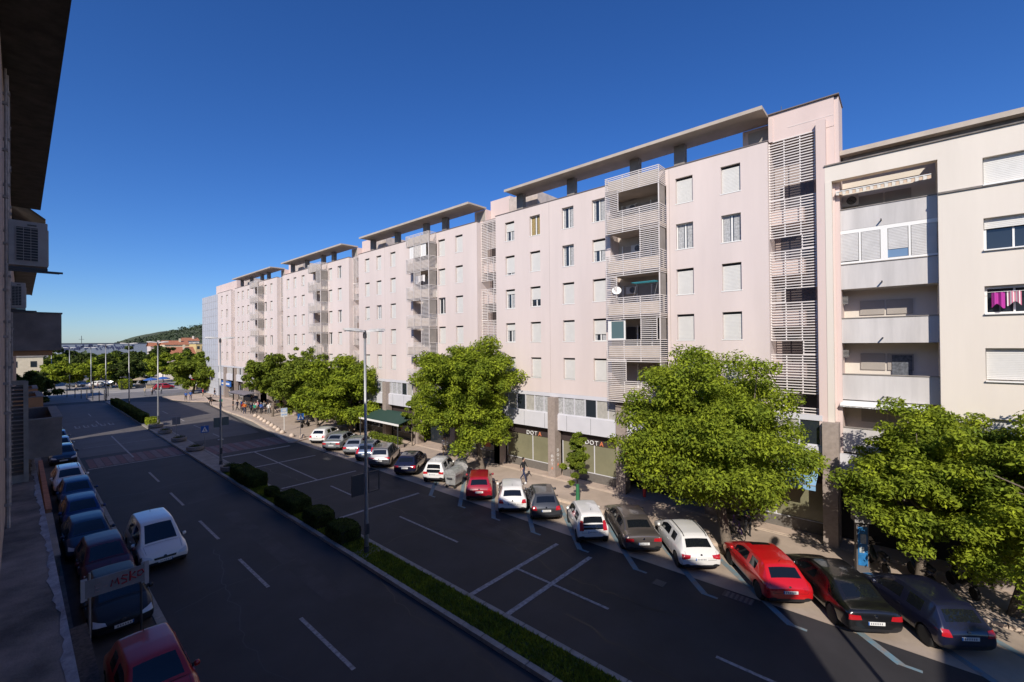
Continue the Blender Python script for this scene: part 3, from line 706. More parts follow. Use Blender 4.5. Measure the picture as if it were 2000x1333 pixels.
# second shaded block behind, then the far one
l2 = empty('shaded_building', (-3, 40, 0), 0, 'lower shaded building with peach balconies beyond the louvred shutter', 'apartment building')
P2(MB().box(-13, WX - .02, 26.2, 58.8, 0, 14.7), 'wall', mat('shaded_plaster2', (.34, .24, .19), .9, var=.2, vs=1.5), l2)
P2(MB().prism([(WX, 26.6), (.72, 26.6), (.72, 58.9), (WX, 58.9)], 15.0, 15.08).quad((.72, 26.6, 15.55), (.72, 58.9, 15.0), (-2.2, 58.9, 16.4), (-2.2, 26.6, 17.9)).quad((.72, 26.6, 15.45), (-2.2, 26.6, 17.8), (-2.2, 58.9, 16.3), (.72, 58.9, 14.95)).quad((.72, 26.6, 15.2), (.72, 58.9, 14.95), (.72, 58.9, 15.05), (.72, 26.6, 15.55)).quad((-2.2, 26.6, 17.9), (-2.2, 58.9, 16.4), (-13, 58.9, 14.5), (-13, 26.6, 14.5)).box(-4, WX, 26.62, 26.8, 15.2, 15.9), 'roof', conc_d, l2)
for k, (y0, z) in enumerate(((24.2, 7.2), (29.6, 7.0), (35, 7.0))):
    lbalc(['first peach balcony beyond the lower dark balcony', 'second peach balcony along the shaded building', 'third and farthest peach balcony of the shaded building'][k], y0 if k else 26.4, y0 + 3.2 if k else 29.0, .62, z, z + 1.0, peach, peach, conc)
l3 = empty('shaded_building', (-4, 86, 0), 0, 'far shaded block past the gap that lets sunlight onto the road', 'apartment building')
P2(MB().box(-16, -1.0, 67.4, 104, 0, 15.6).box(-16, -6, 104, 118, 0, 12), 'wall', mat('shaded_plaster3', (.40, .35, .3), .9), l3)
P2(MB().box(-16, -.6, 67.3, 104, 15.6, 15.9), 'roof', conc_d, l3)
l4 = empty('shaded_building', (-4, -30, 0), 0, 'building on the same side beyond the gap behind the viewer', 'apartment building')
P2(MB().box(-14, -.2, -60, -13.2, 0, 16.6), 'wall', conc_d, l4)
P2(MB().box(-14, .56, -60, -13, 16.6, 16.9), 'roof', conc_d, l4)
# low walls in front of the shaded building
def lowwall(lab, x0, x1, y0, y1, h, m, capm):
    r = empty('garden_wall', ((x0 + x1) / 2, (y0 + y1) / 2, 0), 0, lab, 'low wall')
    a, b = (x1 - x0) / 2, (y1 - y0) / 2
    MB().box(-a, a, -b, b, 0, h).build('wall', m, r); MB().box(-a - .02, a + .02, -b - .02, b + .02, h, h + .06).build('coping', capm, r)
lowwall('rough dark garden wall beside the red car at the bottom left', 1.05, 1.45, 9, 20.6, .9, conc_d, mat('rough_cap', (.09, .075, .07), .95, var=.5, vs=8, bump=.8))
lowwall('peach low wall between the ledge and the parked white and silver car', .95, 1.15, 36, 52, 1.1, peach, terr)
lowwall('grey stairwell parapet beside the blue parked cars', .75, 1.15, 28, 35.5, 1.0, conc_d, conc)
# street name board carried on two posts
sbd = empty('notice_board', (2.1, 19.7, 0), 0, 'long white board with faded red graffiti on two posts by the black car', 'sign board')
MB().box(-.74, .74, -.02, .02, 2.14, 2.70).build('board', mat('board_white', (.22, .21, .22), .6, var=.12, vs=3), sbd)
MB().box(-.84, -.68, .022, .06, 2.06, 2.76).box(.66, .84, .022, .06, 2.06, 2.78).box(-.84, -.741, -.03, .022, 2.06, 2.74).box(.741, .86, -.03, .022, 2.02, 2.80).build('end_bracket', mat('bracket_white', (.40, .38, .39), .6), sbd)
def stroke(pts, m, w=.035):
    return MB().tube([(a, -.026, b) for a, b in pts], w, 6).build('graffiti', m, sbd)
gf = [[(-.12, 2.30), (-.08, 2.50), (-.02, 2.36), (.04, 2.52), (.08, 2.30)], [(.30, 2.52), (.18, 2.55), (.14, 2.46), (.26, 2.40), (.28, 2.31), (.14, 2.28)], [(.36, 2.30), (.37, 2.62)], [(.50, 2.56), (.37, 2.44), (.52, 2.34)], [(.56, 2.40), (.57, 2.54), (.68, 2.56), (.72, 2.46), (.64, 2.38), (.56, 2.40)]]
for p_ in gf: stroke(p_, graffiti, .026)
fd_ = mat('faded_paint', (.30, .22, .23), .8)
for p_ in ([(-.50, 2.26), (-.50, 2.48), (-.38, 2.50)], [(-.50, 2.37), (-.40, 2.38)], [(-.50, 2.26), (-.38, 2.26)], [(-.30, 2.36), (-.20, 2.38)]): stroke(p_, fd_, .014)
MB().tube([(-.62, .08, 0), (-.62, .08, 2.9)], .03).build('post', steel, sbd); MB().tube([(.66, .08, 0), (.66, .08, 2.9)], .035).build('post', steel_d, sbd)

# ---------------------------------------------------------------- cars
# station: (t along length 0 rear..1 front, width factor, z bottom, z mid, z shoulder, top half width factor, z top, tag)
def hatch(H, hood=.93, rearb=.035, rooff=.60, cowl=.79, rr=.11, rake=0):
    g = H; sl = (rr - rearb)
    return [(0, .86, .34, .52, .71, .74, .70, ''), (.008, .95, .27, .52, .76, .86, .80, ''), (rearb, .99, .24, .54, .86, .83, .95 + rake, ''),
            (rearb + sl * .05, .995, .23, .55, .88, .83, .975 + rake, ''), (rearb + sl * .93, 1, .22, .56, .91, .72, g - .11, 'rg'), (rr, 1, .22, .56, .92, .685, g - .095, ''), (rr + .035, 1, .21, .56, .90, .695, g - .04, ''), (rr + .055, 1, .20, .56, .89, .70, g - .03, ''), (.40, 1, .2, .56, .88, .71, g, 'sg'), (.412, 1, .2, .56, .88, .71, g, ''),
            (rooff - .05, 1, .2, .56, .87, .70, g - .012, 'sg'), (rooff, 1, .2, .56, .87, .695, g - .05, 'sg'), ((rooff + cowl) / 2, 1, .2, .56, .86, .775, (g + .95) / 2 + .035, 'wgs'), (cowl - .015, 1, .21, .56, .87, .845, .98, 'wg'), (cowl, 1, .21, .56, .87, .855, .955, ''),
            (cowl + .03, 1, .21, .56, .86, .86, .95, ''), (hood - .04, .985, .22, .55, .79, .83, .87, ''), (hood + .02, .96, .23, .52, .72, .81, .79, ''), (.985, .93, .25, .50, .64, .77, .69, ''), (1.0, .84, .30, .46, .54, .68, .58, '')]
def sedan(H):
    g = H
    return [(0, .86, .34, .54, .72, .72, .80, ''), (.008, .95, .27, .54, .86, .84, .93, ''), (.03, .985, .24, .55, .89, .84, 1.00, ''),
            (.11, 1, .22, .56, .90, .82, 1.015, ''), (.125, 1, .22, .56, .90, .79, 1.035, ''), (.25, 1, .2, .56, .92, .705, g - .09, 'rg'), (.275, 1, .2, .56, .90, .70, g - .05, 'sg'), (.31, 1, .2, .56, .89, .70, g - .025, 'sg'), (.42, 1, .2, .56, .88, .705, g, 'sg'), (.432, 1, .2, .56, .88, .705, g, ''),
            (.56, 1, .2, .56, .87, .70, g - .012, 'sg'), (.605, 1, .2, .56, .87, .695, g - .045, 'sg'), (.69, 1, .2, .56, .89, .775, (g + .95) / 2 + .03, 'wgs'), (.765, 1, .21, .56, .87, .845, .975, 'wg'), (.78, 1, .21, .56, .87, .855, .955, ''),
            (.81, 1, .21, .56, .86, .86, .95, ''), (.90, .985, .22, .55, .79, .83, .875, ''), (.955, .96, .23, .52, .72, .81, .80, ''), (.985, .93, .25, .50, .64, .77, .70, ''), (1.0, .84, .30, .46, .54, .68, .58, '')]
KINDS = {
    'hatch': (4.0, 1.75, hatch(1.49, rr=.135), .17, .82, .325),
    'compact': (4.25, 1.79, hatch(1.45, rearb=.05, rr=.18), .18, .81, .33),
    'city': (3.5, 1.64, hatch(1.50, rearb=.03, rr=.075, rooff=.66, cowl=.84, hood=.95), .14, .84, .30),
    'suv': (4.45, 1.84, hatch(1.64, rake=.05), .18, .81, .36),
    'mpv': (4.45, 1.86, hatch(1.74, rooff=.60, cowl=.82, hood=.94, rr=.06, rake=.06), .18, .83, .34),
    'wagon': (4.5, 1.79, hatch(1.48, rr=.11), .19, .81, .33),
    'sedan': (4.75, 1.82, sedan(1.47), .20, .81, .33),
    'coupe': (4.80, 1.85, sedan(1.42), .20, .81, .34)}
BODY = {}
def car_body(kind):
    if kind in BODY: return BODY[kind]
    L, W, st, rw, fwq, wr = KINDS[kind]; w = W / 2
    bm = bmesh.new(); rings = []
    for (t, f, zb, zm, zs, tf, zt, tg) in st:
        y = -L / 2 + L * t; a = w * f
        gh = zt - zs > .22
        wb = a * .93; zw = zs + .03 if gh else min(zs + .03, zt - .02)
        half = [(0, zb), (a * .86, zb), (a * .985, zb + .13), (a, zm), (a * .975, zs - .02), (wb, zw), (w * tf, zt - .06 if gh else zt - .025), (w * tf - .022, zt - .012), (w * tf - .06, zt + .004), (0, zt + .04)]
        full = half + [(-x, z) for x, z in half[-2:0:-1]]
        rings.append([bm.verts.new((x, y, z)) for x, z in full])
    n = len(rings[0])
    for i in range(len(rings) - 1):
        tg = st[i + 1][7]
        for j in range(n):
            k = (j + 1) % n; f = bm.faces.new((rings[i][j], rings[i][k], rings[i + 1][k], rings[i + 1][j]))
            jj = j if j < 9 else n - 1 - j
            mi = 0
            if jj == 8 and tg.startswith('wg'): mi = 1
            if jj == 8 and tg == 'rg': mi = 2
            if jj == 5 and (tg in ('sg', 'wgs')): mi = 3
            if jj <= 1: mi = 4
            f.material_index = mi
    bm.faces.new(rings[0][::-1]); bm.faces.new(rings[-1])
    bmesh.ops.recalc_face_normals(bm, faces=bm.faces)
    me = bpy.data.meshes.new('b'); bm.to_mesh(me); bm.free()
    for q in range(6): me.materials.append([whitef, carglass, carglass, carglass, blackp, blackp][q])
    o = bpy.data.objects.new('b', me); C.objects.link(o)
    s = o.modifiers.new('s', 'SUBSURF'); s.levels = 2; s.render_levels = 2
    cut = MB()
    for yy in (-L / 2 + L * rw, -L / 2 + L * fwq):
        for sx in (-1, 1):
            cut.lathe([(.001, -.16), (wr + .045, -.16), (wr + .045, .2), (.001, .2)], 28, (sx * (w - .1), yy, wr), 'x', m=4)
    co = cut.build('c', [whitef, carglass, carglass, carglass, blackp]); 
    bm2 = bmesh.new(); bm2.from_mesh(co.data); bmesh.ops.recalc_face_normals(bm2, faces=bm2.faces); bm2.to_mesh(co.data); bm2.free()
    bo = o.modifiers.new('k', 'BOOLEAN'); bo.operation = 'DIFFERENCE'; bo.object = co; bo.solver = 'EXACT'
    dg = bpy.context.evaluated_depsgraph_get(); res = bpy.data.meshes.new_from_object(o.evaluated_get(dg))
    bpy.data.objects.remove(o); bpy.data.objects.remove(co)
    bm = bmesh.new(); bm.from_mesh(res); tree = BVHTree.FromBMesh(bm)
    parts = {}
    for nm, mi in (('windscreen', 1), ('rear_window', 2), ('side_window', 3)):
        for side in ((0,) if mi < 3 else (-1, 1)):
            b = bm.copy(); bmesh.ops.delete(b, geom=[f for f in b.faces if f.material_index != mi or (side and f.calc_center_median().x * side < 0)], context='FACES')
            for f in b.faces: f.material_index = 0; f.smooth = True
            m_ = bpy.data.meshes.new(nm); b.to_mesh(m_); b.free(); m_.materials.append(carglass); parts.setdefault(nm, []).append(m_)
    bmesh.ops.delete(bm, geom=[f for f in bm.faces if f.material_index in (1, 2, 3)], context='FACES')
    for f in bm.faces: f.smooth = True; f.material_index = 1 if f.material_index >= 4 else 0
    body = bpy.data.meshes.new('body'); bm.to_mesh(body); bm.free(); body.materials.append(whitef); body.materials.append(blackp)
    try: body.set_sharp_from_angle(angle=R_(40))
    except Exception: pass
    BODY[kind] = (tree, parts, body); return BODY[kind]
def patch(tree, poly_uv, d, name, m, off=.008, nu=8, nv=5):
    """lay a curved patch on the car: corners given as (x,z) of a quad, shot along direction d (+/-y with sideways component)"""
    d = Vector(d).normalized(); (a, b, c, e) = poly_uv; V = []; ok = []
    for i in range(nu + 1):
        for j in range(nv + 1):
            u, v = i / nu, j / nv
            x = (a[0] * (1 - u) + b[0] * u) * (1 - v) + (e[0] * (1 - u) + c[0] * u) * v
            z = (a[1] * (1 - u) + b[1] * u) * (1 - v) + (e[1] * (1 - u) + c[1] * u) * v
            tgt = Vector((x, 0, z)); o = Vector((x, -math.copysign(3.2, d.y) if abs(d.y) > .1 else 0, z))
            if abs(d.x) > .1:
                y0 = -math.copysign(3.2, d.y); o = Vector((x - d.x / d.y * (0 - y0) * 0 - d.x * 1.5, y0 - d.y * 1.5 + d.y * 1.5, z))
            hit = tree.ray_cast(o, d)
            V.append((hit[0] + hit[1] * off) if hit[0] is not None else None)
    me_v = []; idx = {}
    for k, p in enumerate(V):
        if p is not None: idx[k] = len(me_v); me_v.append(tuple(p))
    fs = []
    for i in range(nu):
        for j in range(nv):
            q = [i * (nv + 1) + j, (i + 1) * (nv + 1) + j, (i + 1) * (nv + 1) + j + 1, i * (nv + 1) + j + 1]
            if all(k in idx for k in q) and max((V[p] - V[r]).length for p in q for r in q) < .35: fs.append(tuple(idx[k] for k in q))
    me = bpy.data.meshes.new(name); me.from_pydata(me_v, [], fs); me.materials.append(m); me.update(); return me
PC = {}
def wheel_meshes(r):
    if r in PC: return PC[r]
    t = MB().lathe([(r - .11, -.1), (r - .03, -.105), (r, -.08), (r, .08), (r - .03, .105), (r - .11, .1)], 26, axis='x').build('t', rubber, smooth=True)
    m = MB().lathe([(.02, .04), (r - .12, .05), (r - .10, .085), (r - .105, .09)], 22, axis='x', m=1)
    for k in range(5):
        a = 2 * math.pi * k / 5; c, s = math.cos(a), math.sin(a)
        def q(rr, w_): return (.078, rr * c - w_ * s, rr * s + w_ * c)
        m.quad(q(.02, -.035), q(r - .11, -.03), q(r - .11, .03), q(.02, .035)); m.quad(q(.02, .035), q(r - .11, .03), q(r - .11, -.03), q(.02, -.035))
    m.lathe([(.0, .06), (.05, .08), (.05, .09), (.0, .092)], 12, axis='x')
    m = m.build('m', [alloy, steel_d])
    PC[r] = (t.data, m.data); bpy.data.objects.remove(t); bpy.data.objects.remove(m); return PC[r]
def paint(name, c, metal=.0, rough=.28, coat=1): return mat('paint_' + name, c, rough, metal, coat=coat, spec=.5)
def car(kind, x, y, heading, pm, lab, lampstyle=0, plate=True, roof_rails=False, sunroof=False, name='parked_car', group='cars parked along the street', tall_lamps=False, black_gate=False, antenna=True, driver=False):
    """x,y: centre; heading: angle of the car's nose from +Y towards +X"""
    L, W, st, rw, fq, wr = KINDS[kind]; w = W / 2
    tree, parts, body = car_body(kind)
    r = empty(name, (x, y, .01), -heading, lab, 'car', group)
    bo = link('body', body, r); bo.material_slots[0].link = 'OBJECT'; bo.material_slots[0].material = pm
    for nm, ms in parts.items():
        for m_ in ms: link(nm, m_, r)
    key = (kind, tall_lamps, black_gate)
    if key not in PC:
        zt = .74
        tl = []; hl = []
        for s in (-1, 1):
            if tall_lamps: c4 = [(s * w * .60, .72), (s * w * .86, .72), (s * w * .80, 1.18), (s * w * .62, 1.16)]
            elif kind == 'hatch': c4 = [(s * w * .60, .68), (s * w * .93, .70), (s * w * .88, .90), (s * w * .66, .88)]
            elif kind == 'suv': c4 = [(s * w * .38, .84), (s * w * .93, .80), (s * w * .91, .95), (s * w * .40, .90)]
            elif kind == 'compact': c4 = [(s * w * .56, .70), (s * w * .93, .64), (s * w * .92, .84), (s * w * .52, .82)]
            else: c4 = [(s * w * .50, .70), (s * w * .93, .68), (s * w * .91, .85), (s * w * .54, .84)]
            tl.append(patch(tree, c4, (0, 1, 0), 'tail_light', redlamp, nu=7, nv=4))
            hl.append(patch(tree, [(s * w * .50, .56), (s * w * .90, .60), (s * w * .88, .76), (s * w * .55, .67)], (0, -1, 0), 'headlight', lampglass, nu=7, nv=4))
        gr = patch(tree, [(-w * .42, .52), (w * .42, .52), (w * .45, .61), (-w * .45, .61)], (0, -1, 0), 'grille', blackp)
        gr2 = patch(tree, [(-w * .62, .30), (w * .62, .30), (w * .68, .42), (-w * .68, .42)], (0, -1, 0), 'lower_grille', blackp)
        rb = patch(tree, [(-w * .74, .30), (w * .74, .30), (w * .78, .42), (-w * .78, .42)], (0, 1, 0), 'rear_bumper_trim', blackp)
        gate = patch(tree, [(-w * .62, .78), (w * .62, .78), (w * .62, 1.0), (-w * .62, 1.0)], (0, 1, 0), 'tailgate_glass', carglass, off=.006) if black_gate else None
        PC[key] = (tl, hl, gr, gr2, rb, gate)
    tl, hl, gr, gr2, rb, gate = PC[key]
    for m_ in tl: link('tail_light', m_, r, True)
    for m_ in hl: link('headlight', m_, r, True)
    link('grille', gr, r, True); link('lower_grille', gr2, r, True); link('rear_bumper_trim', rb, r, True)
    if gate: link('tailgate_glass', gate, r, True)
    # plates
    if plate:
        for s, z, nm in ((-1, .66 if kind not in ('sedan', 'coupe') else .60, 'number_plate'), (1, .44, 'number_plate')):
            hit = tree.ray_cast(Vector((0, s * 4, z)), Vector((0, -s, 0)))
            yy = hit[0].y + s * .012
            p = MB().box(-.26, .26, yy - .008, yy + .008, z - .055, z + .055).box(-.262, -.225, yy - .0095, yy + .0095, z - .054, z + .054, m=1)
            for q in range(6): p.box(-.19 + q * .067, -.15 + q * .067, yy - .0092, yy + .0092, z - .033, z + .033, m=2)
            p.build(nm, [plate_m, bluesign, mat('plate_ink', (.25, .25, .26), .5)], r)
    hit = tree.ray_cast(Vector((0, -4, .83)), Vector((0, 1, 0)))
    yy = hit[0].y if hit[0] else -L / 2
    MB().lathe([(.0, 0), (.05, 0), (.05, .012), (0, .014)], 12, (0, 0, 0), 'z').build('badge', chrome, r).matrix_local = Matrix.Translation((0, yy - .006, .83)) @ Matrix.Rotation(R_(90), 4, 'X')
    hit = tree.ray_cast(Vector((0, 4, .62)), Vector((0, -1, 0)))
    MB().lathe([(.0, 0), (.06, 0), (.06, .012), (0, .014)], 12).build('badge', chrome, r).matrix_local = Matrix.Translation((0, hit[0].y + .006, .62)) @ Matrix.Rotation(R_(-90), 4, 'X')
    for s in (-1, 1):
        ym = L * (.5 - .30)
        hx = tree.ray_cast(Vector((s * 3, ym, .97)), Vector((-s, 0, 0))); hx = abs(hx[0].x) if hx[0] else w * .9
        mm = MB().lathe([(.005, 0), (.075, .01), (.095, .05), (.085, .12), (.03, .15)], 10, (0, 0, 0), 'z')
        mo = mm.build('wing_mirror', [pm], r, smooth=True)
        mo.matrix_local = Matrix.Translation((s * (hx + .06), ym, .99)) @ Matrix.Rotation(R_(90) * s, 4, 'Y') @ Matrix.Diagonal((.9, .75, 1, 1))
        MB().box(-.07, .07, -.02, .02, -.02, .02).build('mirror_arm', blackp, mo).location = (0, 0, -.03)
        # door seams and handles
        for yq in (L * (-.5 + .40),):
            for zq, q in ((.80, 0), (.80, 1.0)):
                hh = tree.ray_cast(Vector((s * 3, yq + .12 + q, zq)), Vector((-s, 0, 0)))
                if hh[0]: MB().box(-.012, .012, -.09, .09, -.014, .014).build('door_handle', pm, r).location = (hh[0].x + s * .008, yq + .12 + q, zq)
    for s in (-1, 1):
        seam = MB()
        for yq in (-L / 2 + L * .30, -L / 2 + L * .415, -L / 2 + L * .66):
            pr = None
            for zq in np.linspace(.30, .90, 9):
                hh = tree.ray_cast(Vector((s * 3, yq, zq)), Vector((-s, 0, 0)))
                if hh[0] is None: pr = None; continue
                p = hh[0] + hh[1] * .003
                if pr is not None: seam.quad((pr.x, pr.y - .006, pr.z), (pr.x, pr.y + .006, pr.z), (p.x, p.y + .006, p.z), (p.x, p.y - .006, p.z))
                pr = p
        if len(seam.f) > 3: seam.build('door_seam', blackp, r)
    ts = MB()
    def trace(b, pts, dr, dx, dz, wd=.005):
        pr = None
        for (a_, c_) in pts:
            o_ = Vector((a_, 4 if dr.y < 0 else -4, c_)) if abs(dr.y) > .5 else Vector((a_, c_, 3))
            hh = tree.ray_cast(o_, dr)
            if hh[0] is None: pr = None; continue
            p = hh[0] + hh[1] * .003; e = Vector((dx, 0, dz)) * wd if abs(dr.y) > .5 else Vector((dx, dz, 0)) * wd
            if pr is not None and (pr - p).length < .4: b.quad(tuple(pr - e), tuple(pr + e), tuple(p + e), tuple(p - e))
            pr = p
    zt_ = .62 if kind not in ('sedan', 'coupe') else .66
    ztop = .93
    trace(ts, [(w * q, zt_) for q in np.linspace(-.70, .70, 15)], Vector((0, 1, 0)), 0, 1)
    trace(ts, [(w * .70 + .06 * w * q, zt_ + (ztop - zt_) * q) for q in np.linspace(0, 1, 7)], Vector((0, 1, 0)), 1, 0)
    trace(ts, [(-w * .70 - .06 * w * q, zt_ + (ztop - zt_) * q) for q in np.linspace(0, 1, 7)], Vector((0, 1, 0)), 1, 0)
    ts.build('tailgate_seam', blackp, r)
    hs = MB(); yc_ = L * (-.5 + [q for q in st if q[7] == 'wg'][-1][0]) + .03; yh_ = L * .455
    for sg_ in (-1, 1): trace(hs, [(sg_ * w * (.74 - .04 * q), yc_ + (yh_ - yc_) * q) for q in np.linspace(0, 1, 8)], Vector((0, 0, -1)), 1, 0)
    trace(hs, [(w * q, yc_) for q in np.linspace(-.7, .7, 10)], Vector((0, 0, -1)), 0, 1, .02)
    hs.build('bonnet_seam', blackp, r)
    tm, rm = wheel_meshes(wr)
    for yq in (-L / 2 + L * rw, -L / 2 + L * fq):
        for s in (-1, 1):
            wo = link('wheel', tm, r); wo.location = (s * (w - .13), yq, wr - .01)
            if s < 0: wo.rotation_euler.z = math.pi
            link('rim', rm, wo)
    # cabin floor blocks the view through wheel arches
    if roof_rails:
        for s in (-1, 1):
            pts = []
            for q in np.linspace(-L * .33, L * .05, 8):
                hh = tree.ray_cast(Vector((s * w * .56, q, 3)), Vector((0, 0, -1)))
                if hh[0]: pts.append(tuple(hh[0] + Vector((0, 0, .03))))
            MB().tube(pts, .016, 6).build('roof_rail', blackp if roof_rails == 2 else chrome, r)
    if sunroof:
        V = []
        me = patch_top(tree, -w * .42, w * .42, L * .02, L * .13); me.materials.append(carglass); link('sunroof', me, r, True)
    if antenna:
        hh = tree.ray_cast(Vector((0, -L * .30, 3)), Vector((0, 0, -1)))
        if hh[0]: p = hh[0]; MB().tube([(p.x, p.y, p.z - .01), (p.x, p.y - .12, p.z + .16)], .008, 5).build('aerial', blackp, r)
    # wipers
    hh = tree.ray_cast(Vector((0, L * .5 - L * (1 - [q for q in st if q[7] == 'wg'][0][0]) - .02, 3)), Vector((0, 0, -1)))
    return r
def patch_top(tree, x0, x1, y0, y1):
    V = []; F = []; n = 6
    for i in range(n + 1):
        for j in range(n + 1):
            h = tree.ray_cast(Vector((x0 + (x1 - x0) * i / n, y0 + (y1 - y0) * j / n, 3)), Vector((0, 0, -1))); V.append(tuple(h[0] + Vector((0, 0, .006))))
    for i in range(n):
        for j in range(n): k = i * (n + 1) + j; F.append((k, k + n + 1, k + n + 2, k + 1))
    me = bpy.data.meshes.new('sunroof'); me.from_pydata(V, [], F); return me
pw_ = paint('white', (.72, .70, .67)); pblk = paint('black', (.008, .008, .009)); pred = paint('red', (.50, .008, .012)); pdred = paint('dark_red', (.30, .008, .02))
pgrey = paint('graphite', (.055, .058, .065), .3); psil = paint('silver', (.42, .44, .45), .6, .3); pbrn = paint('bronze', (.13, .11, .10), .5, .3); pdb = paint('dark_blue', (.012, .014, .035), .2)
pblk2 = paint('shade_black', (.006, .006, .008), 0, .5, .15); pblue = paint('blue', (.012, .055, .17), .2, .4, .3); pblue2 = paint('royal_blue', (.008, .035, .15), .2, .4, .3); pnavy = paint('navy', (.008, .035, .09), .2, .4, .3); pmar = paint('maroon', (.06, .004, .014), .1, .4, .3); pgsuv = paint('grey', (.13, .13, .14), .5, .3)  # left row's paints darkened and dulled so its shade looks deeper
pbl2 = paint('steel_blue', (.10, .13, .20), .5, .3); pred2 = paint('brick_red', (.30, .008, .010), 0, .35, .5)
def rearcar(kind, X, Y, ang, *a, **k):
    """angled parking: X, Y = ground point below the middle of the rear bumper; ang = angle of the nose from +X towards +Y"""
    L = KINDS[kind][0]; a_ = R_(ang); X *= .973; Y *= .973   # the bumper's lower edge hangs above the ground
    return car(kind, X + math.cos(a_) * L / 2, Y + math.sin(a_) * L / 2, R_(90 - ang), *a, **k)
GA = 'cars parked at an angle by the right pavement'
rearcar('hatch', 20.85, 46.5, 38, pw_, 'white hatchback parked at the corner, farthest of the angled row', group=GA)
rearcar('sedan', 20.3, 42.2, 40, psil, 'silver saloon between the farthest white hatchback and the grey car', group=GA)
rearcar('compact', 20.8, 39.0, 45, psil, 'light grey car half hidden beside the silver saloon', group=GA)
rearcar('hatch', 20.5, 36.2, 45, pbl2, 'blue grey car with tall red rear lights behind the near lamp post', group=GA, tall_lamps=True)
rearcar('suv', 20.1, 33.2, 44, pgsuv, 'dark grey SUV with wide red lights just right of the near lamp post', group=GA)
rearcar('compact', 20.25, 29.7, 40, pdb, 'dark blue hatchback between the grey SUV and the white city car', group=GA, antenna=False)
rearcar('city', 20.65, 26.6, 34, pw_, 'white city car beside the two metal rubbish bins', group=GA, black_gate=True)
rearcar('hatch', 20.15, 21.1, 45, pdred, 'dark red hatchback at the foot of the tree by the bins', group=GA, antenna=False)
rearcar('hatch', 20.0, 18.0, 43, pw_, 'white hatchback between the dark red and graphite cars', group=GA)
rearcar('hatch', 20.45, 15.75, 45, pgrey, 'graphite hatchback to the left of the young tree', group=GA, antenna=False)
rearcar('city', 19.75, 12.15, 45, pw_, 'white city car with black rear glass below the young tree', group=GA, black_gate=True, tall_lamps=True)
rearcar('coupe', 20.3, 9.65, 43, pbrn, 'bronze grey saloon partly under the big tree', group=GA, antenna=False)
rearcar('compact', 20.4, 6.95, 41, pw_, 'white hatchback with black roof rails next to the big tree trunk', group=GA, roof_rails=2, antenna=False)
rearcar('compact', 19.95, 3.45, 38, pred, 'bright red hatchback with a sunroof', group=GA, sunroof=True)
rearcar('sedan', 19.8, .88, 36, pblk, 'black saloon between the red hatchback and the dark blue car', group=GA)
rearcar('hatch', 20.65, -1.45, 38, pdb, 'dark blue hatchback at the right end of the angled row', group=GA, antenna=False)
GL = 'cars parked in line on the left side'
def frontcar(kind, X, Yf, *a, hd=180, **k):
    """parked facing the viewer, Yf = ground point under the front bumper"""
    L = KINDS[kind][0]; return car(kind, X, Yf + L / 2, R_(hd), *a, group=GL, **k)
frontcar('hatch', 2.5, 14.3, pred2, 'red car at the bottom left corner, nearest of the left row')
frontcar('compact', 2.42, 20.65, pblk2, 'black car under the graffiti board in the left row')
frontcar('hatch', 2.5, 25.15, pmar, 'maroon car between the black car and the blue cars in the left row', antenna=False)
frontcar('compact', 2.27, 29.35, pnavy, 'navy blue car just behind the maroon car in the left row', antenna=False)
frontcar('hatch', 2.35, 33.85, pblue2, 'royal blue car in the middle of the left row', antenna=False)
frontcar('hatch', 2.45, 38.9, pblue, 'blue car behind the royal blue one, in front of the white estate', antenna=False)
frontcar('wagon', 2.35, 43.5, pw_, 'white estate car with roof rails in the left row', roof_rails=2, antenna=False)
frontcar('hatch', 2.5, 54.5, pdb, 'dark car beyond the gap in the left row', antenna=False)
frontcar('hatch', 2.55, 59.5, psil, 'silver car second from the far end of the left row', antenna=False)
frontcar('hatch', 2.55, 64.5, pbl2, 'blue grey car at the far end of the left row', antenna=False)
car('mpv', 4.42, 27.65, R_(180), pw_, 'white people carrier driving towards the viewer in the left carriageway', name='moving_car', group='vehicles on the road')

# ---------------------------------------------------------------- trees
def leaves_mesh(name, P, Nn, S, m):
    n = len(P); rs = np.random.RandomState(n % 9973)
    a = rs.randn(n, 3); a -= (a * Nn).sum(1, keepdims=True) * Nn; a /= np.linalg.norm(a, axis=1, keepdims=True) + 1e-9
    b = np.cross(Nn, a); S = S[:, None]
    fold = Nn * S * .22
    V = np.stack([P - a * S, P + b * S * .45 + fold, P + a * S, P - b * S * .45 + fold], 1).reshape(-1, 3)
    me = bpy.data.meshes.new(name); me.vertices.add(4 * n); me.vertices.foreach_set('co', V.astype(np.float32).ravel())
    i = np.arange(n) * 4; T = np.stack([i, i + 1, i + 2, i, i + 2, i + 3], 1).ravel()
    me.loops.add(6 * n); me.loops.foreach_set('vertex_index', T)
    me.polygons.add(2 * n); me.polygons.foreach_set('loop_start', np.arange(2 * n) * 3); me.polygons.foreach_set('loop_total', np.full(2 * n, 3))
    me.materials.append(m); me.update(); return me
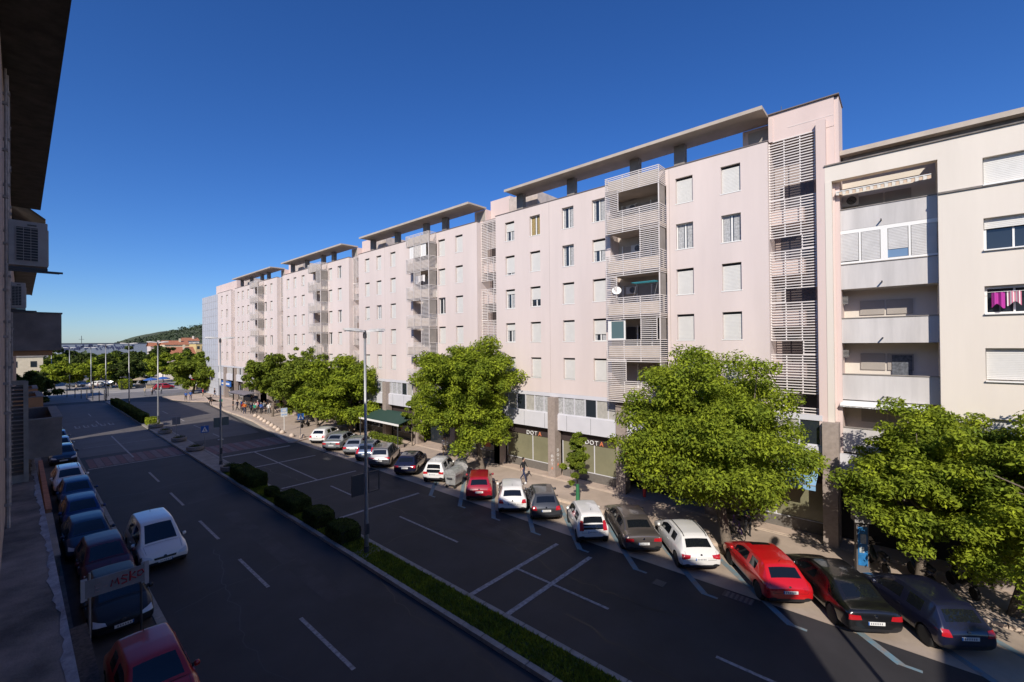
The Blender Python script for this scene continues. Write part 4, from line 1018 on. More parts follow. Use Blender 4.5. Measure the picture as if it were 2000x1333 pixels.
def make_crown(cx, cy, cz, rx, ry, rz, nclump, nleaf, size, seed, m, cone=0, dens=.45):
    rs = np.random.RandomState(seed)
    d = rs.randn(nclump, 3); d /= np.linalg.norm(d, axis=1, keepdims=True)
    d[:, 2] = np.where(d[:, 2] < -.8, -d[:, 2] * .5, d[:, 2])
    ph = rs.rand(6) * 6.28
    th = np.arctan2(d[:, 1], d[:, 0])
    env = 1 + .11 * np.sin(3 * th + ph[0]) * np.cos(2 * d[:, 2] + ph[1]) + .08 * np.sin(5 * th + ph[2] + 3 * d[:, 2]) + .10 * np.sin(7 * d[:, 2] + ph[3])
    r = (rs.rand(nclump) ** dens) * env * .93
    cc = d * r[:, None] * np.array([rx, ry, rz])
    if cone: cc[:, :2] *= (1 - cone * (cc[:, 2:3] / rz + 1) / 2)
    cr = (rx * .14) * (.5 + 1.0 * rs.rand(nclump))
    k = rs.choice(nclump, nleaf, p=(cr ** 2) / (cr ** 2).sum())
    e = rs.randn(nleaf, 3); e /= np.linalg.norm(e, axis=1, keepdims=True)
    e[:, 2] = np.where(rs.rand(nleaf) < .35, np.abs(e[:, 2]), e[:, 2])
    rr = rs.rand(nleaf) ** .42
    P = cc[k] + e * (rr * cr[k])[:, None] * np.array([1.15, 1.15, .72])
    P[:, 2] -= .12 * cr[k] * (np.hypot(e[:, 0], e[:, 1]) ** 2)
    P += rs.randn(nleaf, 3) * .05 * rx / 5
    N = e * .55 + np.array([0, 0, .55]) + rs.randn(nleaf, 3) * .55
    N /= np.linalg.norm(N, axis=1, keepdims=True)
    S = size * (.6 + .8 * rs.rand(nleaf))
    return leaves_mesh('crown', P + np.array([cx, cy, cz]), N, S, m), cc + np.array([cx, cy, cz])
def tree(name, lab, base, crown, r, nleaf, size, seed, m, trunk_r=.2, ncl=110, split=.45, group='street trees', lean=0, cone=0, nb_=26, dens=.45):
    bx, by = base; cx, cy, cz = crown; rx, ry, rz = r
    root = empty(name, (bx, by, .1), 0, lab, 'tree', group)
    me, cc = make_crown(cx - bx, cy - by, cz - .1, rx, ry, rz, ncl, nleaf, size, seed, m, cone, dens)
    link('crown', me, root)
    q = random.Random(seed); t = MB(); top = Vector(((cx - bx) * .5, (cy - by) * .5, cz - rz * split))
    p1 = top * .5 + Vector((q.uniform(-.1, .1), q.uniform(-.1, .1), 0))
    t.tube([(0, 0, -.1), (0, 0, .12), tuple(p1), tuple(top)], [trunk_r * 1.5, trunk_r * 1.1, trunk_r * .85, trunk_r * .7], 12)
    idx = list(range(len(cc))); q.shuffle(idx); hubs = []
    for k in idx[:6]:
        e = Vector(cc[k]); e = top + (e - top) * .55; mid = top.lerp(e, .5) + Vector((0, 0, .25)); t.tube([tuple(top), tuple(mid), tuple(e)], [trunk_r * .55, trunk_r * .38, trunk_r * .25], 7); hubs.append(e)
    for k in idx[6:6 + nb_]:
        e = Vector(cc[k]); h = min(hubs, key=lambda v: (v - e).length); mid = h.lerp(e, .5) + Vector((q.uniform(-.2, .2), q.uniform(-.2, .2), .15))
        t.tube([tuple(h), tuple(mid), tuple(e)], [trunk_r * .24, trunk_r * .15, trunk_r * .06], 5)
    t.build('trunk', bark, root, smooth=True); return root
tree('street_tree', 'big leafy street tree in front of the slatted stair tower', (22.65, 6.5), (23.4, 7.6, 5.3), (4.5, 4.8, 4.5), 105000, .09, 11, leafA, .24, 330)
tree('street_tree', 'tall leafy street tree behind the dark red hatchback', (24.55, 25.3), (24.4, 27.0, 6.1), (4.5, 4.8, 5.2), 76000, .115, 12, leafA, .2, 300)
tree('street_tree', 'round bright street tree left of the near lamp post', (25.6, 47.9), (25.2, 48.9, 4.9), (4.9, 5.4, 5.0), 38000, .16, 13, leafA, .2, 190)
tree('street_tree', 'round street tree between the bright tree and the bus shelter', (24.84, 55.0), (25.2, 59.5, 4.9), (4.2, 5.4, 4.8), 26000, .18, 14, leafB, .17, 150)
tree('street_tree', 'street tree nearest the bus shelter crowd', (23.9, 67.2), (24.6, 69.0, 5.6), (4.0, 5.2, 3.9), 22000, .20, 15, leafB, .15, 140)
tree('street_tree', 'street tree behind the black saloon near the right edge', (24.6, -.3), (24.4, -.6, 4.6), (3.2, 2.8, 3.3), 52000, .085, 16, leafA, .17, 200)
tree('street_tree', 'street tree cut off by the right edge of the view', (24.1, -2.9), (23.9, -4.0, 4.6), (3.9, 3.0, 4.0), 56000, .085, 17, leafA, .24, 200)
tree('small_tree', 'small bushy tree beside the cafe awning', (25.9, 36.6), (25.9, 36.6, 2.9), (1.5, 1.5, 1.9), 5000, .14, 18, leafB, .06, 26)
yt = tree('young_tree', 'slender young tree with a green trunk guard above the white city car', (23.5, 15.6), (23.5, 15.6, 2.95), (1.25, 1.25, 2.0), 11000, .075, 19, leafB, .035, 46, .8, cone=.55)
MB().tube([(0, 0, 0), (0, 0, 1.15)], [.13, .10], 10).build('trunk_guard', mat('guard_green', (.03, .16, .07), .6), yt)
tree('street_tree', 'wide round tree at the corner of the square', (24.7, 114.5), (25.8, 115.5, 4.4), (6.6, 5.0, 4.8), 16000, .33, 20, leafB, .25, 60)
tree('street_tree', 'second round tree by the square, next to the grey building', (28.5, 110.5), (28.6, 112, 4.0), (4.8, 4.6, 4.6), 11000, .33, 21, leafB, .2, 50)
# trees behind the square
far = [('evergreen_tree', 'dark evergreen tree on the square seen behind the lamp posts', 18.0, 148, 3.6, 5.6, 4.6, leafC), ('plane_tree', 'pale yellow green tree at the left of the square', 5.4, 150, 3.9, 5.6, 2.9, leafY), ('plane_tree', 'pale yellow green tree, second from the left on the square', 12.0, 150, 4.0, 5.6, 3.0, leafY),
       ('plane_tree', 'small yellow green tree to the right of the dark evergreen', 27.5, 160, 4.6, 5.6, 4.6, leafY), ('plane_tree', 'low green tree behind the white market stalls', 33.5, 165, 4.6, 4.6, 4.0, leafB), ('dark_tree', 'dark tree close to the shaded buildings on the far left', 1.0, 122, 2.6, 4.2, 3.6, leafC)]
for k, (nm, lab, x, y, z, rx, rz, m) in enumerate(far): tree(nm, lab, (x, y), (x, y, z), (rx, rx, rz), 9000, .34, 40 + k, m, .16, 60, group='trees on the square')
for k in range(11):
    x = 4.0 + k * 5.4; y = 200 + 12 * math.sin(k * 2.2); z = 4.3 + 1.0 * math.sin(k * 1.7)
    tree('dark_tree', 'dark green park tree, number %s from the left in the row behind the square' % ['one', 'two', 'three', 'four', 'five', 'six', 'seven', 'eight', 'nine', 'ten', 'eleven'][k], (x, y), (x, y, z), (7.0, 6.0, 5.6), 8500, .45, 60 + k, leafC if k % 3 else leafB, .25, 60, group='dark trees behind the square')
# clipped hedges and bushes on the median
def hedge(name, lab, x, y, wx, ly, h, n, m, seed, size=.05, rnd_=.12, group=None):
    root = empty(name, (x, y, .12), 0, lab, 'hedge', group); rs = np.random.RandomState(seed)
    P = rs.uniform(-1, 1, (n, 3)); ax = rs.randint(0, 3, n); P[np.arange(n), ax] = np.sign(P[np.arange(n), ax]) * (1 - rs.rand(n) * .12)
    ln_ = np.abs(P).max(1, keepdims=True); sph = P / np.linalg.norm(P, axis=1, keepdims=True)
    P = P * (1 - rnd_) * .93 + sph * rnd_ * 1.05; P[:, 2] = np.maximum(P[:, 2], -1)
    P *= 1 + .05 * np.sin(P[:, :1] * 5 + seed) * np.cos(P[:, 1:2] * 4)
    N = np.where(np.abs(P) > .75, np.sign(P), 0) + rs.randn(n, 3) * .5; N /= np.linalg.norm(N, axis=1, keepdims=True)
    Q_ = P * np.array([wx / 2, ly / 2, h / 2]) + np.array([0, 0, h / 2]) + rs.randn(n, 3) * .015
    link('foliage', leaves_mesh('foliage', Q_, N, size * (.6 + .8 * rs.rand(n)), m), root)
    MB().box(-wx * .40, wx * .40, -ly * .42, ly * .42, 0, h * .82).build('branch_core', mat('hedge_core', (.02, .025, .01), 1), root)
HG = 'clipped bushes on the central reservation'
for k, (lab, y, ly, wx, h, rn) in enumerate((('long clipped box hedge next to the stone planter', 36.7, 5.0, 1.3, .95, .2), ('small round bush between the long box hedge and the wide bush', 31.9, 1.2, .75, .6, .9), ('wide clipped bush in the middle of the planted strip', 28.5, 3.0, 1.35, .85, .35),
        ('round clipped bush second from the near lamp post', 24.9, 2.0, 1.3, .85, .55), ('green topped bush nearest the near lamp post', 22.1, 2.0, 1.35, .78, .45))):
    hedge('bush', lab, 11.27, y, wx, ly, h, int(2600 * ly), leafC, k, .06, rn, HG)
hedge('hedge', 'long dark hedge along the far part of the central reservation', 11.1, 90, 1.0, 31, 1.1, 15000, leafC, 9, .12, .05)
hedge('hedge', 'sunlit yellow green end of the long hedge', 11.35, 72.6, 1.3, 2.6, 1.0, 2600, leafY, 10, .10, .3)
hedge('hedge', 'round yellow green bush standing on the square', 17.0, 141, 2.6, 2.6, 2.4, 1800, leafY, 11, .2, .6)
# ---------------------------------------------------------------- street furniture
def lamp(x, y, lab, h=10.9, sign_=0, lean=0):
    r = empty('street_lamp', (x, y, .13), 0, lab, 'street lamp', 'double armed street lamps on the central reservation')
    MB().lathe([(.11, 0), (.10, 1.2), (.075, 4.5), (.055, h - .35)], 14).build('pole', steel, r, smooth=True)
    MB().lathe([(.17, 0), (.17, .02), (.13, .05), (.115, .3)], 12).build('base_flange', steel_d, r)
    MB().box(-.09, .09, -.12, -.10, .9, 1.4).build('hatch', steel_d, r)
    MB().lathe([(.09, h - .5), (.09, h - .3), (.04, h - .12)], 10).build('bracket_hub', steel_d, r)
    for s in (-1, 1):
        hd = MB(); n = 9; prev = None
        for k in range(n):   # tapered lamp head, rounded
            t = k / (n - 1); w = .05 + .14 * math.sin(math.pi * (.12 + .80 * t)); z0 = h - .22 + .10 * t; th = .04 + .10 * math.sin(math.pi * (.1 + .75 * t)); xx = s * (.05 + 1.05 * t)
            ring = [(xx, -w, z0), (xx, -w * .6, z0 + th), (xx, w * .6, z0 + th), (xx, w, z0)]
            if prev:
                for j in range(4): hd.quad(prev[j], prev[(j + 1) % 4], ring[(j + 1) % 4], ring[j])
            else: hd.quad(*ring)
            prev = ring
        hd.quad(*prev); ho = hd.build('lamp_head', mat('lamp_shell', (.62, .60, .56), .5, var=.2, vs=6), r)
        MB().box(s * .4, s * 1.0, -.11, .11, h - .19, h - .155).build('diffuser', lampglass, ho)
    if sign_ == 1:   # hanging frame sign
        MB().box(-.75, -.12, -.03, .03, 2.85, 3.85).build('sign_panel', steel_d, r); f = MB()
        for a, b, c, d in ((.12, .72, 2.85, 2.9), (.12, .72, 3.8, 3.85), (.68, .72, 2.9, 3.8), (.12, .16, 2.9, 3.8)): f.box(a, b, -.02, .02, c, d)
        f.build('sign_frame', steel_d, r)
    if sign_ == 2:
        MB().box(-.5, -.1, -.06, .06, 3.2, 4.0).box(.1, .6, -.04, .04, 3.3, 4.0).build('sign_panel', mat('sign_back', (.10, .13, .12), .6), r)
        MB().lathe([(.0, 2.1), (.22, 2.1), (.22, 2.13), (0, 2.14)], 14).build('ring_bracket', steel, r)
    return r
lamp(11.2, -2.8, 'street lamp just outside the right of the view, casting its shadow over the parked cars')
lamp(11.2, 19.65, 'nearest street lamp, with a dark square panel low on its pole', sign_=1)
lamp(11.4, 43.7, 'second nearest street lamp with small green sign boxes beside the planters', sign_=2)
for k, (x, y, lab, h) in enumerate(((11.6, 70.5, 'third street lamp standing at the sunlit end of the hedge', 10.8), (11.7, 93.5, 'fourth street lamp rising from the long hedge', 10.8), (10.7, 112, 'fifth street lamp at the far end of the hedge', 10.7), (10.4, 134, 'sixth street lamp past the end of the central reservation', 10.2), (7.9, 150, 'seventh street lamp among the yellow green trees', 10.2), (5.6, 172, 'faintest street lamp, farthest along the curve', 10))): lamp(x, y, lab, h)
def planter(x, y, r_, lab):
    r = empty('planter', (x, y, .13), 0, lab, 'planter', 'round stone planters on the central reservation')
    MB().lathe([(r_ * .78, 0), (r_ * .98, .12), (r_, .42), (r_ * .88, .45), (r_ * .84, .40), (r_ * .8, .34)], 20).build('bowl', conc, r)
    MB().lathe([(.01, .345), (r_ * .8, .35)], 16).build('soil', mat('planter_soil', (.05, .035, .025), 1), r)
    rs = np.random.RandomState(int(y)); n = 260; P = rs.randn(n, 3) * [r_ * .33, r_ * .33, .09] + [0, 0, .45]; N = rs.randn(n, 3); N /= np.linalg.norm(N, axis=1, keepdims=True)
    link('plants', leaves_mesh('plants', P, N, np.full(n, .05), leafC), r)
for x, y, rr, lab in ((11.35, 40.9, .72, 'nearest round stone planter beside the long box hedge'), (11.3, 51.5, .74, 'second stone planter beside the blue crossing sign'), (11.25, 57.8, .68, 'third stone planter beside the grey sign'), (11.2, 64.3, .66, 'fourth stone planter beside the third street lamp'), (11.25, 70.0, .8, 'dark planter in front of the yellow green hedge end')): planter(x, y, rr, lab)
def ped_sign(x, y, lab, h=2.25, back=False):
    r = empty('traffic_sign', (x, y, .13), 0, lab, 'road sign')
    MB().tube([(0, 0, 0), (0, 0, h + .1)], .03).build('pole', steel, r)
    if back: MB().box(-.38, .38, -.02, .01, h - .75, h + .1).build('panel', mat('sign_grey', (.20, .20, .21), .6), r); return r
    MB().box(-.33, .33, -.045, -.03, h - .6, h + .06).build('panel', bluesign, r)
    g = MB().quad((-.25, -.05, h - .52), (.25, -.05, h - .52), (0, -.05, h - .02)); g.build('triangle', whitesign, r)
    p = MB().tube([(0.0, -.056, h - .16), (0.0, -.056, h - .17)], .03, 8).tube([(0, -.056, h - .2), (-.01, -.056, h - .34), (-.08, -.056, h - .48)], .018, 5).tube([(-.01, -.056, h - .34), (.08, -.056, h - .48)], .018, 5).tube([(-.08, -.056, h - .28), (.08, -.056, h - .28)], .012, 5); p.build('walking_figure', blackp, r); return r
ped_sign(12.0, 51.2, 'blue crossing sign in the shade on the central reservation')
ped_sign(20.2, 48.9, 'blue crossing sign in the sun at the pavement corner', 2.65)
ped_sign(11.9, 62.4, 'grey square sign panel on the central reservation', 1.9, True)
bs_ = empty('bus_stop_sign', (20.6, 54.4, .14), 0, 'white and blue bus stop sign on a pale pole at the pavement edge', 'bus stop sign')
MB().tube([(0, 0, 0), (0, 0, 2.7)], .035).build('pole', whitef, bs_)
MB().box(-.36, .36, -.02, .02, 1.75, 2.75).box(-.34, .34, -.03, -.021, 2.3, 2.7, m=1).box(-.30, .30, -.03, -.021, 1.92, 2.06, m=1).box(-.2, .2, -.036, -.031, 2.36, 2.6, m=0).build('panel', [whitesign, mat('sign_sky', (.35, .5, .75), .5)], bs_)
for k, (x, y) in enumerate([(22.1, 69.2), (21.95, 67.2), (21.6, 65.2), (21.3, 63.2), (21.05, 61.2), (20.75, 59.2), (20.45, 57.3), (20.1, 55.4), (19.85, 53.5), (19.75, 50.6), (20.3, 49.2)]):
    r = empty('stone_bollard', (x + .2, y, .14), 0, ['low stone bollard nearest the bus shelter crowd', 'second stone bollard from the bus shelter crowd', 'third stone bollard from the bus shelter crowd', 'fourth stone bollard from the bus shelter crowd', 'fifth stone bollard from the bus shelter crowd', 'sixth stone bollard from the bus shelter crowd', 'stone bollard third before the bus stop sign', 'stone bollard just beyond the bus stop sign', 'stone bollard just in front of the bus stop sign', 'stone bollard left of the sunny crossing sign', 'stone bollard nearest the white hatchback at the corner'][k], 'bollard', 'domed stone bollards along the curved kerb')
    MB().lathe([(.27, 0), (.29, .08), (.27, .2), (.2, .32), (.1, .38), (.01, .40)], 14).build('dome', paving_l, r, smooth=True)
def bin_(x, y, rz, lab):
    r = empty('rubbish_bin', (x, y, 0), rz, lab, 'rubbish bin', 'galvanised bins with rounded lids')
    m = mat('bin_zinc', (.58, .58, .56), .35, .5, var=.25, vs=5)
    b = MB().prism([(-.62, -.46), (.62, -.46), (.62, .46), (-.62, .46)], .22, .95); b.v = [(a * (1 if c > .5 else .85), b_ * (1 if c > .5 else .8), c) for a, b_, c in b.v]; b.build('body', m, r, bevel=.05)
    l = MB(); n = 10
    for k in range(n):
        a0, a1 = math.pi * k / n, math.pi * (k + 1) / n
        l.quad((-.66, -.5 * math.cos(a0), .96 + .42 * math.sin(a0)), (.66, -.5 * math.cos(a0), .96 + .42 * math.sin(a0)), (.66, -.5 * math.cos(a1), .96 + .42 * math.sin(a1)), (-.66, -.5 * math.cos(a1), .96 + .42 * math.sin(a1)))
    for s in (-.66, .66): l.quad(*[(s, -.5 * math.cos(math.pi * k / n), .96 + .42 * math.sin(math.pi * k / n)) for k in range(n + 1)])
    l.build('lid', m, r)
    for sx in (-.5, .5):
        for sy in (-.32, .32): MB().lathe([(.01, -.03), (.1, -.03), (.1, .03), (.01, .03)], 12, (sx, sy, .11), 'x').build('wheel', rubber, r)
    MB().box(-.72, -.64, -.2, .2, .7, .78).box(.64, .72, -.2, .2, .7, .78).build('handle', steel_d, r)
bin_(20.75, 24.3, R_(20), 'front galvanised bin beside the white city car'); bin_(22.3, 25.3, R_(50), 'rear galvanised bin nearer the tree trunk')
# information pillar
ip = empty('advertising_pillar', (24.3, 1.55, .14), R_(20), 'narrow blue advertising pillar with a lantern box on top behind the black saloon', 'pillar')
MB().box(-.14, .14, -.22, .22, 0, 2.1).build('body', mat('pillar_dark', (.12, .11, .11), .5), ip)
MB().box(-.16, -.141, -.17, .17, .35, 2.0).box(-.165, -.161, -.12, .08, 1.3, 1.7, m=1).box(-.165, -.161, -.05, .12, .9, 1.15, m=1).build('poster', [mat('poster_blue', (.02, .17, .42), .5, var=.3, vs=6), mat('poster_light', (.45, .50, .52), .5, var=.4, vs=9)], ip)
MB().box(-.26, .26, -.3, .3, 2.2, 3.0).box(-.2, .2, -.2, .2, 3.0, 3.1).build('lantern_box', mat('box_aged', (.30, .28, .27), .6, var=.5, vs=7), ip)
# scooters
def scooter(x, y, rz, lab, m):
    r = empty('scooter', (x, y, .14), rz, lab, 'scooter', 'scooters parked on the pavement')
    b = MB().tube([(0, -.55, .62), (0, -.25, .66), (0, .0, .38), (0, .3, .34), (0, .5, .55), (0, .56, .85)], [.12, .15, .10, .11, .13, .05], 10); b.build('body', m, r, smooth=True)
    MB().tube([(0, -.62, .80), (0, -.2, .80), (0, .02, .74)], [.10, .13, .07], 8).build('seat', blackp, r, smooth=True)
    h = MB().tube([(-.3, .46, 1.02), (0, .52, .98), (.3, .46, 1.02)], .022, 6).tube([(0, .52, .98), (0, .62, .35)], .03, 6); h.build('handlebar', steel_d, r)
    MB().quad((-.16, .6, .85), (.16, .6, .85), (.13, .5, 1.25), (-.13, .5, 1.25)).build('windshield', carglass, r)
    for yy in (-.5, .68):
        w = MB().lathe([(.12, -.04), (.23, -.055), (.26, 0), (.23, .055), (.12, .04)], 18, (0, yy, .26), 'x').build('wheel', rubber, r)
    MB().lathe([(0, 0), (.06, 0), (.05, .05), (0, .06)], 10).build('headlight', lampglass, r).matrix_local = Matrix.Translation((0, .62, .8)) @ Matrix.Rotation(R_(-80), 4, 'X')
scooter(23.3, 55.2, R_(-60), 'black scooter on the sunny pavement behind the corner crossing sign', pblk)
scooter(24.3, 27.6, R_(-30), 'dark scooter in the shade behind the metal bins', pblk)
scooter(25.0, 1.0, R_(-60), 'scooter in deep shade to the right of the advertising pillar', pgrey)
scooter(24.9, -.4, R_(-60), 'second scooter in deep shade beyond the black saloon', pdb)
scooter(24.9, -1.6, R_(-60), 'third scooter in deep shade above the dark blue car', pblk)
# bus shelter
sh = empty('bus_shelter', (23.9, 79.0, .14), 0, 'dark roofed bus shelter with a crowd waiting in front', 'bus shelter')
rf = MB(); n = 8
for k in range(n):
    a0, a1 = -1.3 + 2.6 * k / n, -1.3 + 2.6 * (k + 1) / n
    f0, f1 = 2.75 - .18 * (a0 / 1.3) ** 2, 2.75 - .18 * (a1 / 1.3) ** 2
    rf.quad((a0, -3.8, f0), (a1, -3.8, f1), (a1, 3.8, f1), (a0, 3.8, f0)); rf.quad((a0, -3.8, f0 - .07), (a0, 3.8, f0 - .07), (a1, 3.8, f1 - .07), (a1, -3.8, f1 - .07)); rf.quad((a0, -3.8, f0), (a0, -3.8, f0 - .07), (a1, -3.8, f1 - .07), (a1, -3.8, f1))
rf.build('roof', mat('shelter_roof', (.16, .145, .16), .5), sh)
for yy in (-3.4, 0, 3.4):
    for xx in (.9,): MB().box(xx - .04, xx + .04, yy - .04, yy + .04, 0, 2.62).build('post', steel_d, sh)
MB().box(.92, .94, -3.3, 3.3, .3, 2.2).build('back_glass', carglass, sh); MB().box(.3, .7, -2.5, 2.5, .45, .5).box(.4, .6, -2.3, -2.2, 0, .45).box(.4, .6, 2.2, 2.3, 0, .45).build('bench', bark, sh)
# cafe awning and signs, podium
ca = empty('cafe_awning', (25.6, 40.2, 0), 0, 'dark green cafe canopy with a white front rail under the trees', 'awning')
MB().quad((1.2, -3.6, 3.1), (1.2, 3.6, 3.1), (-1.3, 3.6, 2.45), (-1.3, -3.6, 2.45)).quad((1.2, -3.6, 3.05), (-1.3, -3.6, 2.4), (-1.3, 3.6, 2.4), (1.2, 3.6, 3.05)).build('canvas', greensign, ca)
MB().box(-1.36, -1.3, -3.7, 3.7, 2.3, 2.48).build('front_rail', whitef, ca)
for yy in (-3.5, 3.5): MB().box(-1.34, -1.26, yy - .04, yy + .04, .14, 2.3).build('post', steel_d, ca)
cp = empty('planter', (24.6, 38.6, .14), 0, 'low planted border in front of the cafe canopy', 'planter'); MB().box(-.3, .3, -2.0, 3.6, 0, .35).build('box', granite, cp)
rs = np.random.RandomState(5); P = rs.uniform(-1, 1, (2600, 3)) * [.32, 2.8, .35] + [0, .8, .6]; N = rs.randn(2600, 3); N /= np.linalg.norm(N, axis=1, keepdims=True)
link('plants', leaves_mesh('plants', P, N, np.full(2600, .09), leafB), cp)
def panel_sign(lab, x, y, z, w, h, m, bars):
    r = empty('shop_sign', (x, y, z), 0, lab, 'shop sign'); MB().box(-.05, .05, -w / 2, w / 2, -h / 2, h / 2).build('panel', m, r)
    b = MB(); q = random.Random(int(y)); yy = -w * .38
    while yy < w * .36:
        l = .06 + .1 * q.random(); b.box(-.062, -.051, yy, yy + l, -h * .2, h * .22 * q.uniform(.6, 1)); yy += l + .06
    if bars: b.build('emblem', whitesign, r)
panel_sign('blue shop sign above the pavement at the far end of the pink row', 26.85, 99.5, 2.9, 6.5, 1.0, bluesign, True)
panel_sign('red shop sign between the glazed shop front and the big tree', 26.6, 14.2 - .8, 2.65, .9, .65, redsign, True)
panel_sign('small red sign lower down beside the big tree', 27.0, 13.0, 1.6, .5, .9, redsign, True)
panel_sign('small red post sign near the pavement beside the big tree', 26.2, 12.4, .8, .16, .7, redsign, False)
bw = empty('shop_awning', (27.0, 4.6, 3.3), 0, 'blue shop awning at the foot of the slatted stair tower', 'awning')
MB().quad((.3, -1.2, .35), (.3, 1.5, .35), (-1.0, 1.5, -.25), (-1.0, -1.2, -.25)).quad((-1.0, -1.2, -.25), (-1.0, 1.5, -.25), (-1.0, 1.5, -.5), (-1.0, -1.2, -.5)).build('canvas', mat('awning_blue', (.22, .40, .62), .7), bw)
MB().tube([(-1.0, -1.2, -.25), (-1.0, 1.5, -.25)], .025).build('front_bar', steel, bw)

# ---------------------------------------------------------------- people
def person_mesh(pose):
    J = {'pel': (0, 0, .95), 'ch': (0, .0, 1.25), 'nk': (0, 0, 1.47), 'hd': (0, .02, 1.58), 'ht': (0, .02, 1.70)}
    if pose == 0: legs = [((.10, 0, .90), (.11, .02, .50), (.12, -.01, .08), (.13, .12, .03))] ; legs.append(tuple((-x, y, z) for x, y, z in legs[0])); arms = [((.19, 0, 1.40), (.24, -.02, 1.13), (.25, .05, .89))]; arms.append(tuple((-x, y, z) for x, y, z in arms[0]))
    elif pose == 1: legs = [((.10, 0, .90), (.11, .18, .52), (.11, .26, .10), (.11, .38, .06)), ((-.10, 0, .90), (-.10, -.06, .50), (-.10, -.32, .16), (-.10, -.26, .05))]; arms = [((.19, 0, 1.40), (.23, -.12, 1.15), (.22, -.12, .92)), ((-.19, 0, 1.40), (-.23, .10, 1.14), (-.21, .24, .96))]
    else: legs = [((.10, 0, .90), (.12, .04, .50), (.15, 0, .08), (.17, .12, .03)), ((-.10, 0, .90), (-.10, .0, .50), (-.10, -.02, .08), (-.11, .10, .03))]; arms = [((.19, 0, 1.40), (.24, .02, 1.13), (.12, .26, 1.12)), ((-.19, 0, 1.40), (-.24, -.02, 1.13), (-.14, .24, 1.08))]
    V = [J['pel'], J['ch'], J['nk'], J['hd'], J['ht']]; Rr = [(.155, .11), (.165, .115), (.055, .055), (.085, .10), (.075, .09)]; E_ = [(0, 1), (1, 2), (2, 3), (3, 4)]
    for L in legs:
        p = 0
        for q, r in zip(L, ((.09, .09), (.06, .065), (.042, .045), (.04, .03))): V.append(q); Rr.append(r); E_.append((p, len(V) - 1)); p = len(V) - 1
    for A in arms:
        p = 1; sx = 1 if A[0][0] > 0 else -1
        for q, r in zip(A, ((.065, .065), (.042, .042), (.028, .026))): V.append(q); Rr.append(r); E_.append((p, len(V) - 1)); p = len(V) - 1
        h = Vector(A[-1]); d = (h - Vector(A[-2])).normalized(); V.append(tuple(h + d * .05)); Rr.append((.036, .02)); E_.append((p, len(V) - 1)); p = len(V) - 1
        for k in range(4):
            V.append(tuple(h + d * (.125 + (.01, .02, .015, 0)[k]) + Vector((0, (k - 1.5) * .019, -.01)))); Rr.append((.009, .009)); E_.append((p, len(V) - 1))
        V.append(tuple(h + d * .075 + Vector((-sx * .01, .045, 0)))); Rr.append((.010, .010)); E_.append((p - 0, len(V) - 1))
    V.append((0, .125, 1.60)); Rr.append((.016, .016)); E_.append((3, len(V) - 1))
    me = bpy.data.meshes.new('p'); me.from_pydata(V, E_, []); o = bpy.data.objects.new('p', me); C.objects.link(o)
    m = o.modifiers.new('s', 'SKIN'); sv = me.skin_vertices[0].data
    for k, r in enumerate(Rr): sv[k].radius = r; sv[k].use_root = k == 0
    ss = o.modifiers.new('q', 'SUBSURF'); ss.levels = 1; ss.render_levels = 1
    dg = bpy.context.evaluated_depsgraph_get(); res = bpy.data.meshes.new_from_object(o.evaluated_get(dg)); bpy.data.objects.remove(o)
    res.materials.clear()
    for q in (skin_m, shirt0, trous0, blackp): res.materials.append(q)
    for f in res.polygons:
        c = f.center; hand = any((c - Vector(A[-1])).length < .17 and (c - Vector(A[1])).length > .17 for A in arms)
        f.material_index = 3 if c.z < .10 else 2 if c.z < .98 and abs(c.x) < .2 and not hand else 0 if (c.z > 1.46 or hand) else 1; f.use_smooth = True
    hair = MB().lathe([(.001, .12), (.06, .105), (.092, .05), (.10, 0), (.092, -.05), (.06, -.08)], 14, (0, -.01, 1.64)); hr = hair.build('h', blackp, smooth=True); hm = hr.data; bpy.data.objects.remove(hr)
    ey = MB().box(-.035, -.02, .108, .118, 1.63, 1.642).box(.02, .035, .108, .118, 1.63, 1.642).box(-.02, .02, .105, .114, 1.555, 1.563)
    er = ey.build('e', blackp); em = er.data; bpy.data.objects.remove(er)
    return res, hm, em
skin_m = mat('skin', (.45, .26, .18), .6); shirt0 = mat('cloth_grey', (.2, .2, .2), .85); trous0 = mat('cloth_denim', (.04, .05, .09), .9)
PM = [person_mesh(k) for k in range(3)]
cm = {n: mat('cloth_' + n, c, .85, var=.1) for n, c in dict(red=(.45, .02, .02), orange=(.60, .16, .02), green=(.02, .25, .14), black=(.015, .015, .018), white=(.6, .58, .55), blue=(.03, .10, .35), beige=(.38, .30, .2), pink=(.5, .2, .22), grey=(.18, .18, .19), navy=(.02, .03, .08)).items()}
hairs = [mat('hair_dark', (.015, .01, .008), .6), mat('hair_brown', (.08, .04, .02), .6), mat('hair_grey', (.3, .29, .28), .6)]
def person(x, y, rz, pose, top, bot, lab, group, hair=0, z=.14, s=1.0):
    r = empty('person', (x, y, z), rz, lab, 'person', group); r.scale = (s, s, s)
    me, hm, em = PM[pose]; b = link('body', me, r)
    for k, m in ((1, cm[top]), (2, cm[bot])): b.material_slots[k].link = 'OBJECT'; b.material_slots[k].material = m
    h = link('hair', hm, r); h.material_slots[0].link = 'OBJECT'; h.material_slots[0].material = hairs[hair]; link('face', em, r); return r
GP = 'people waiting at the bus shelter'
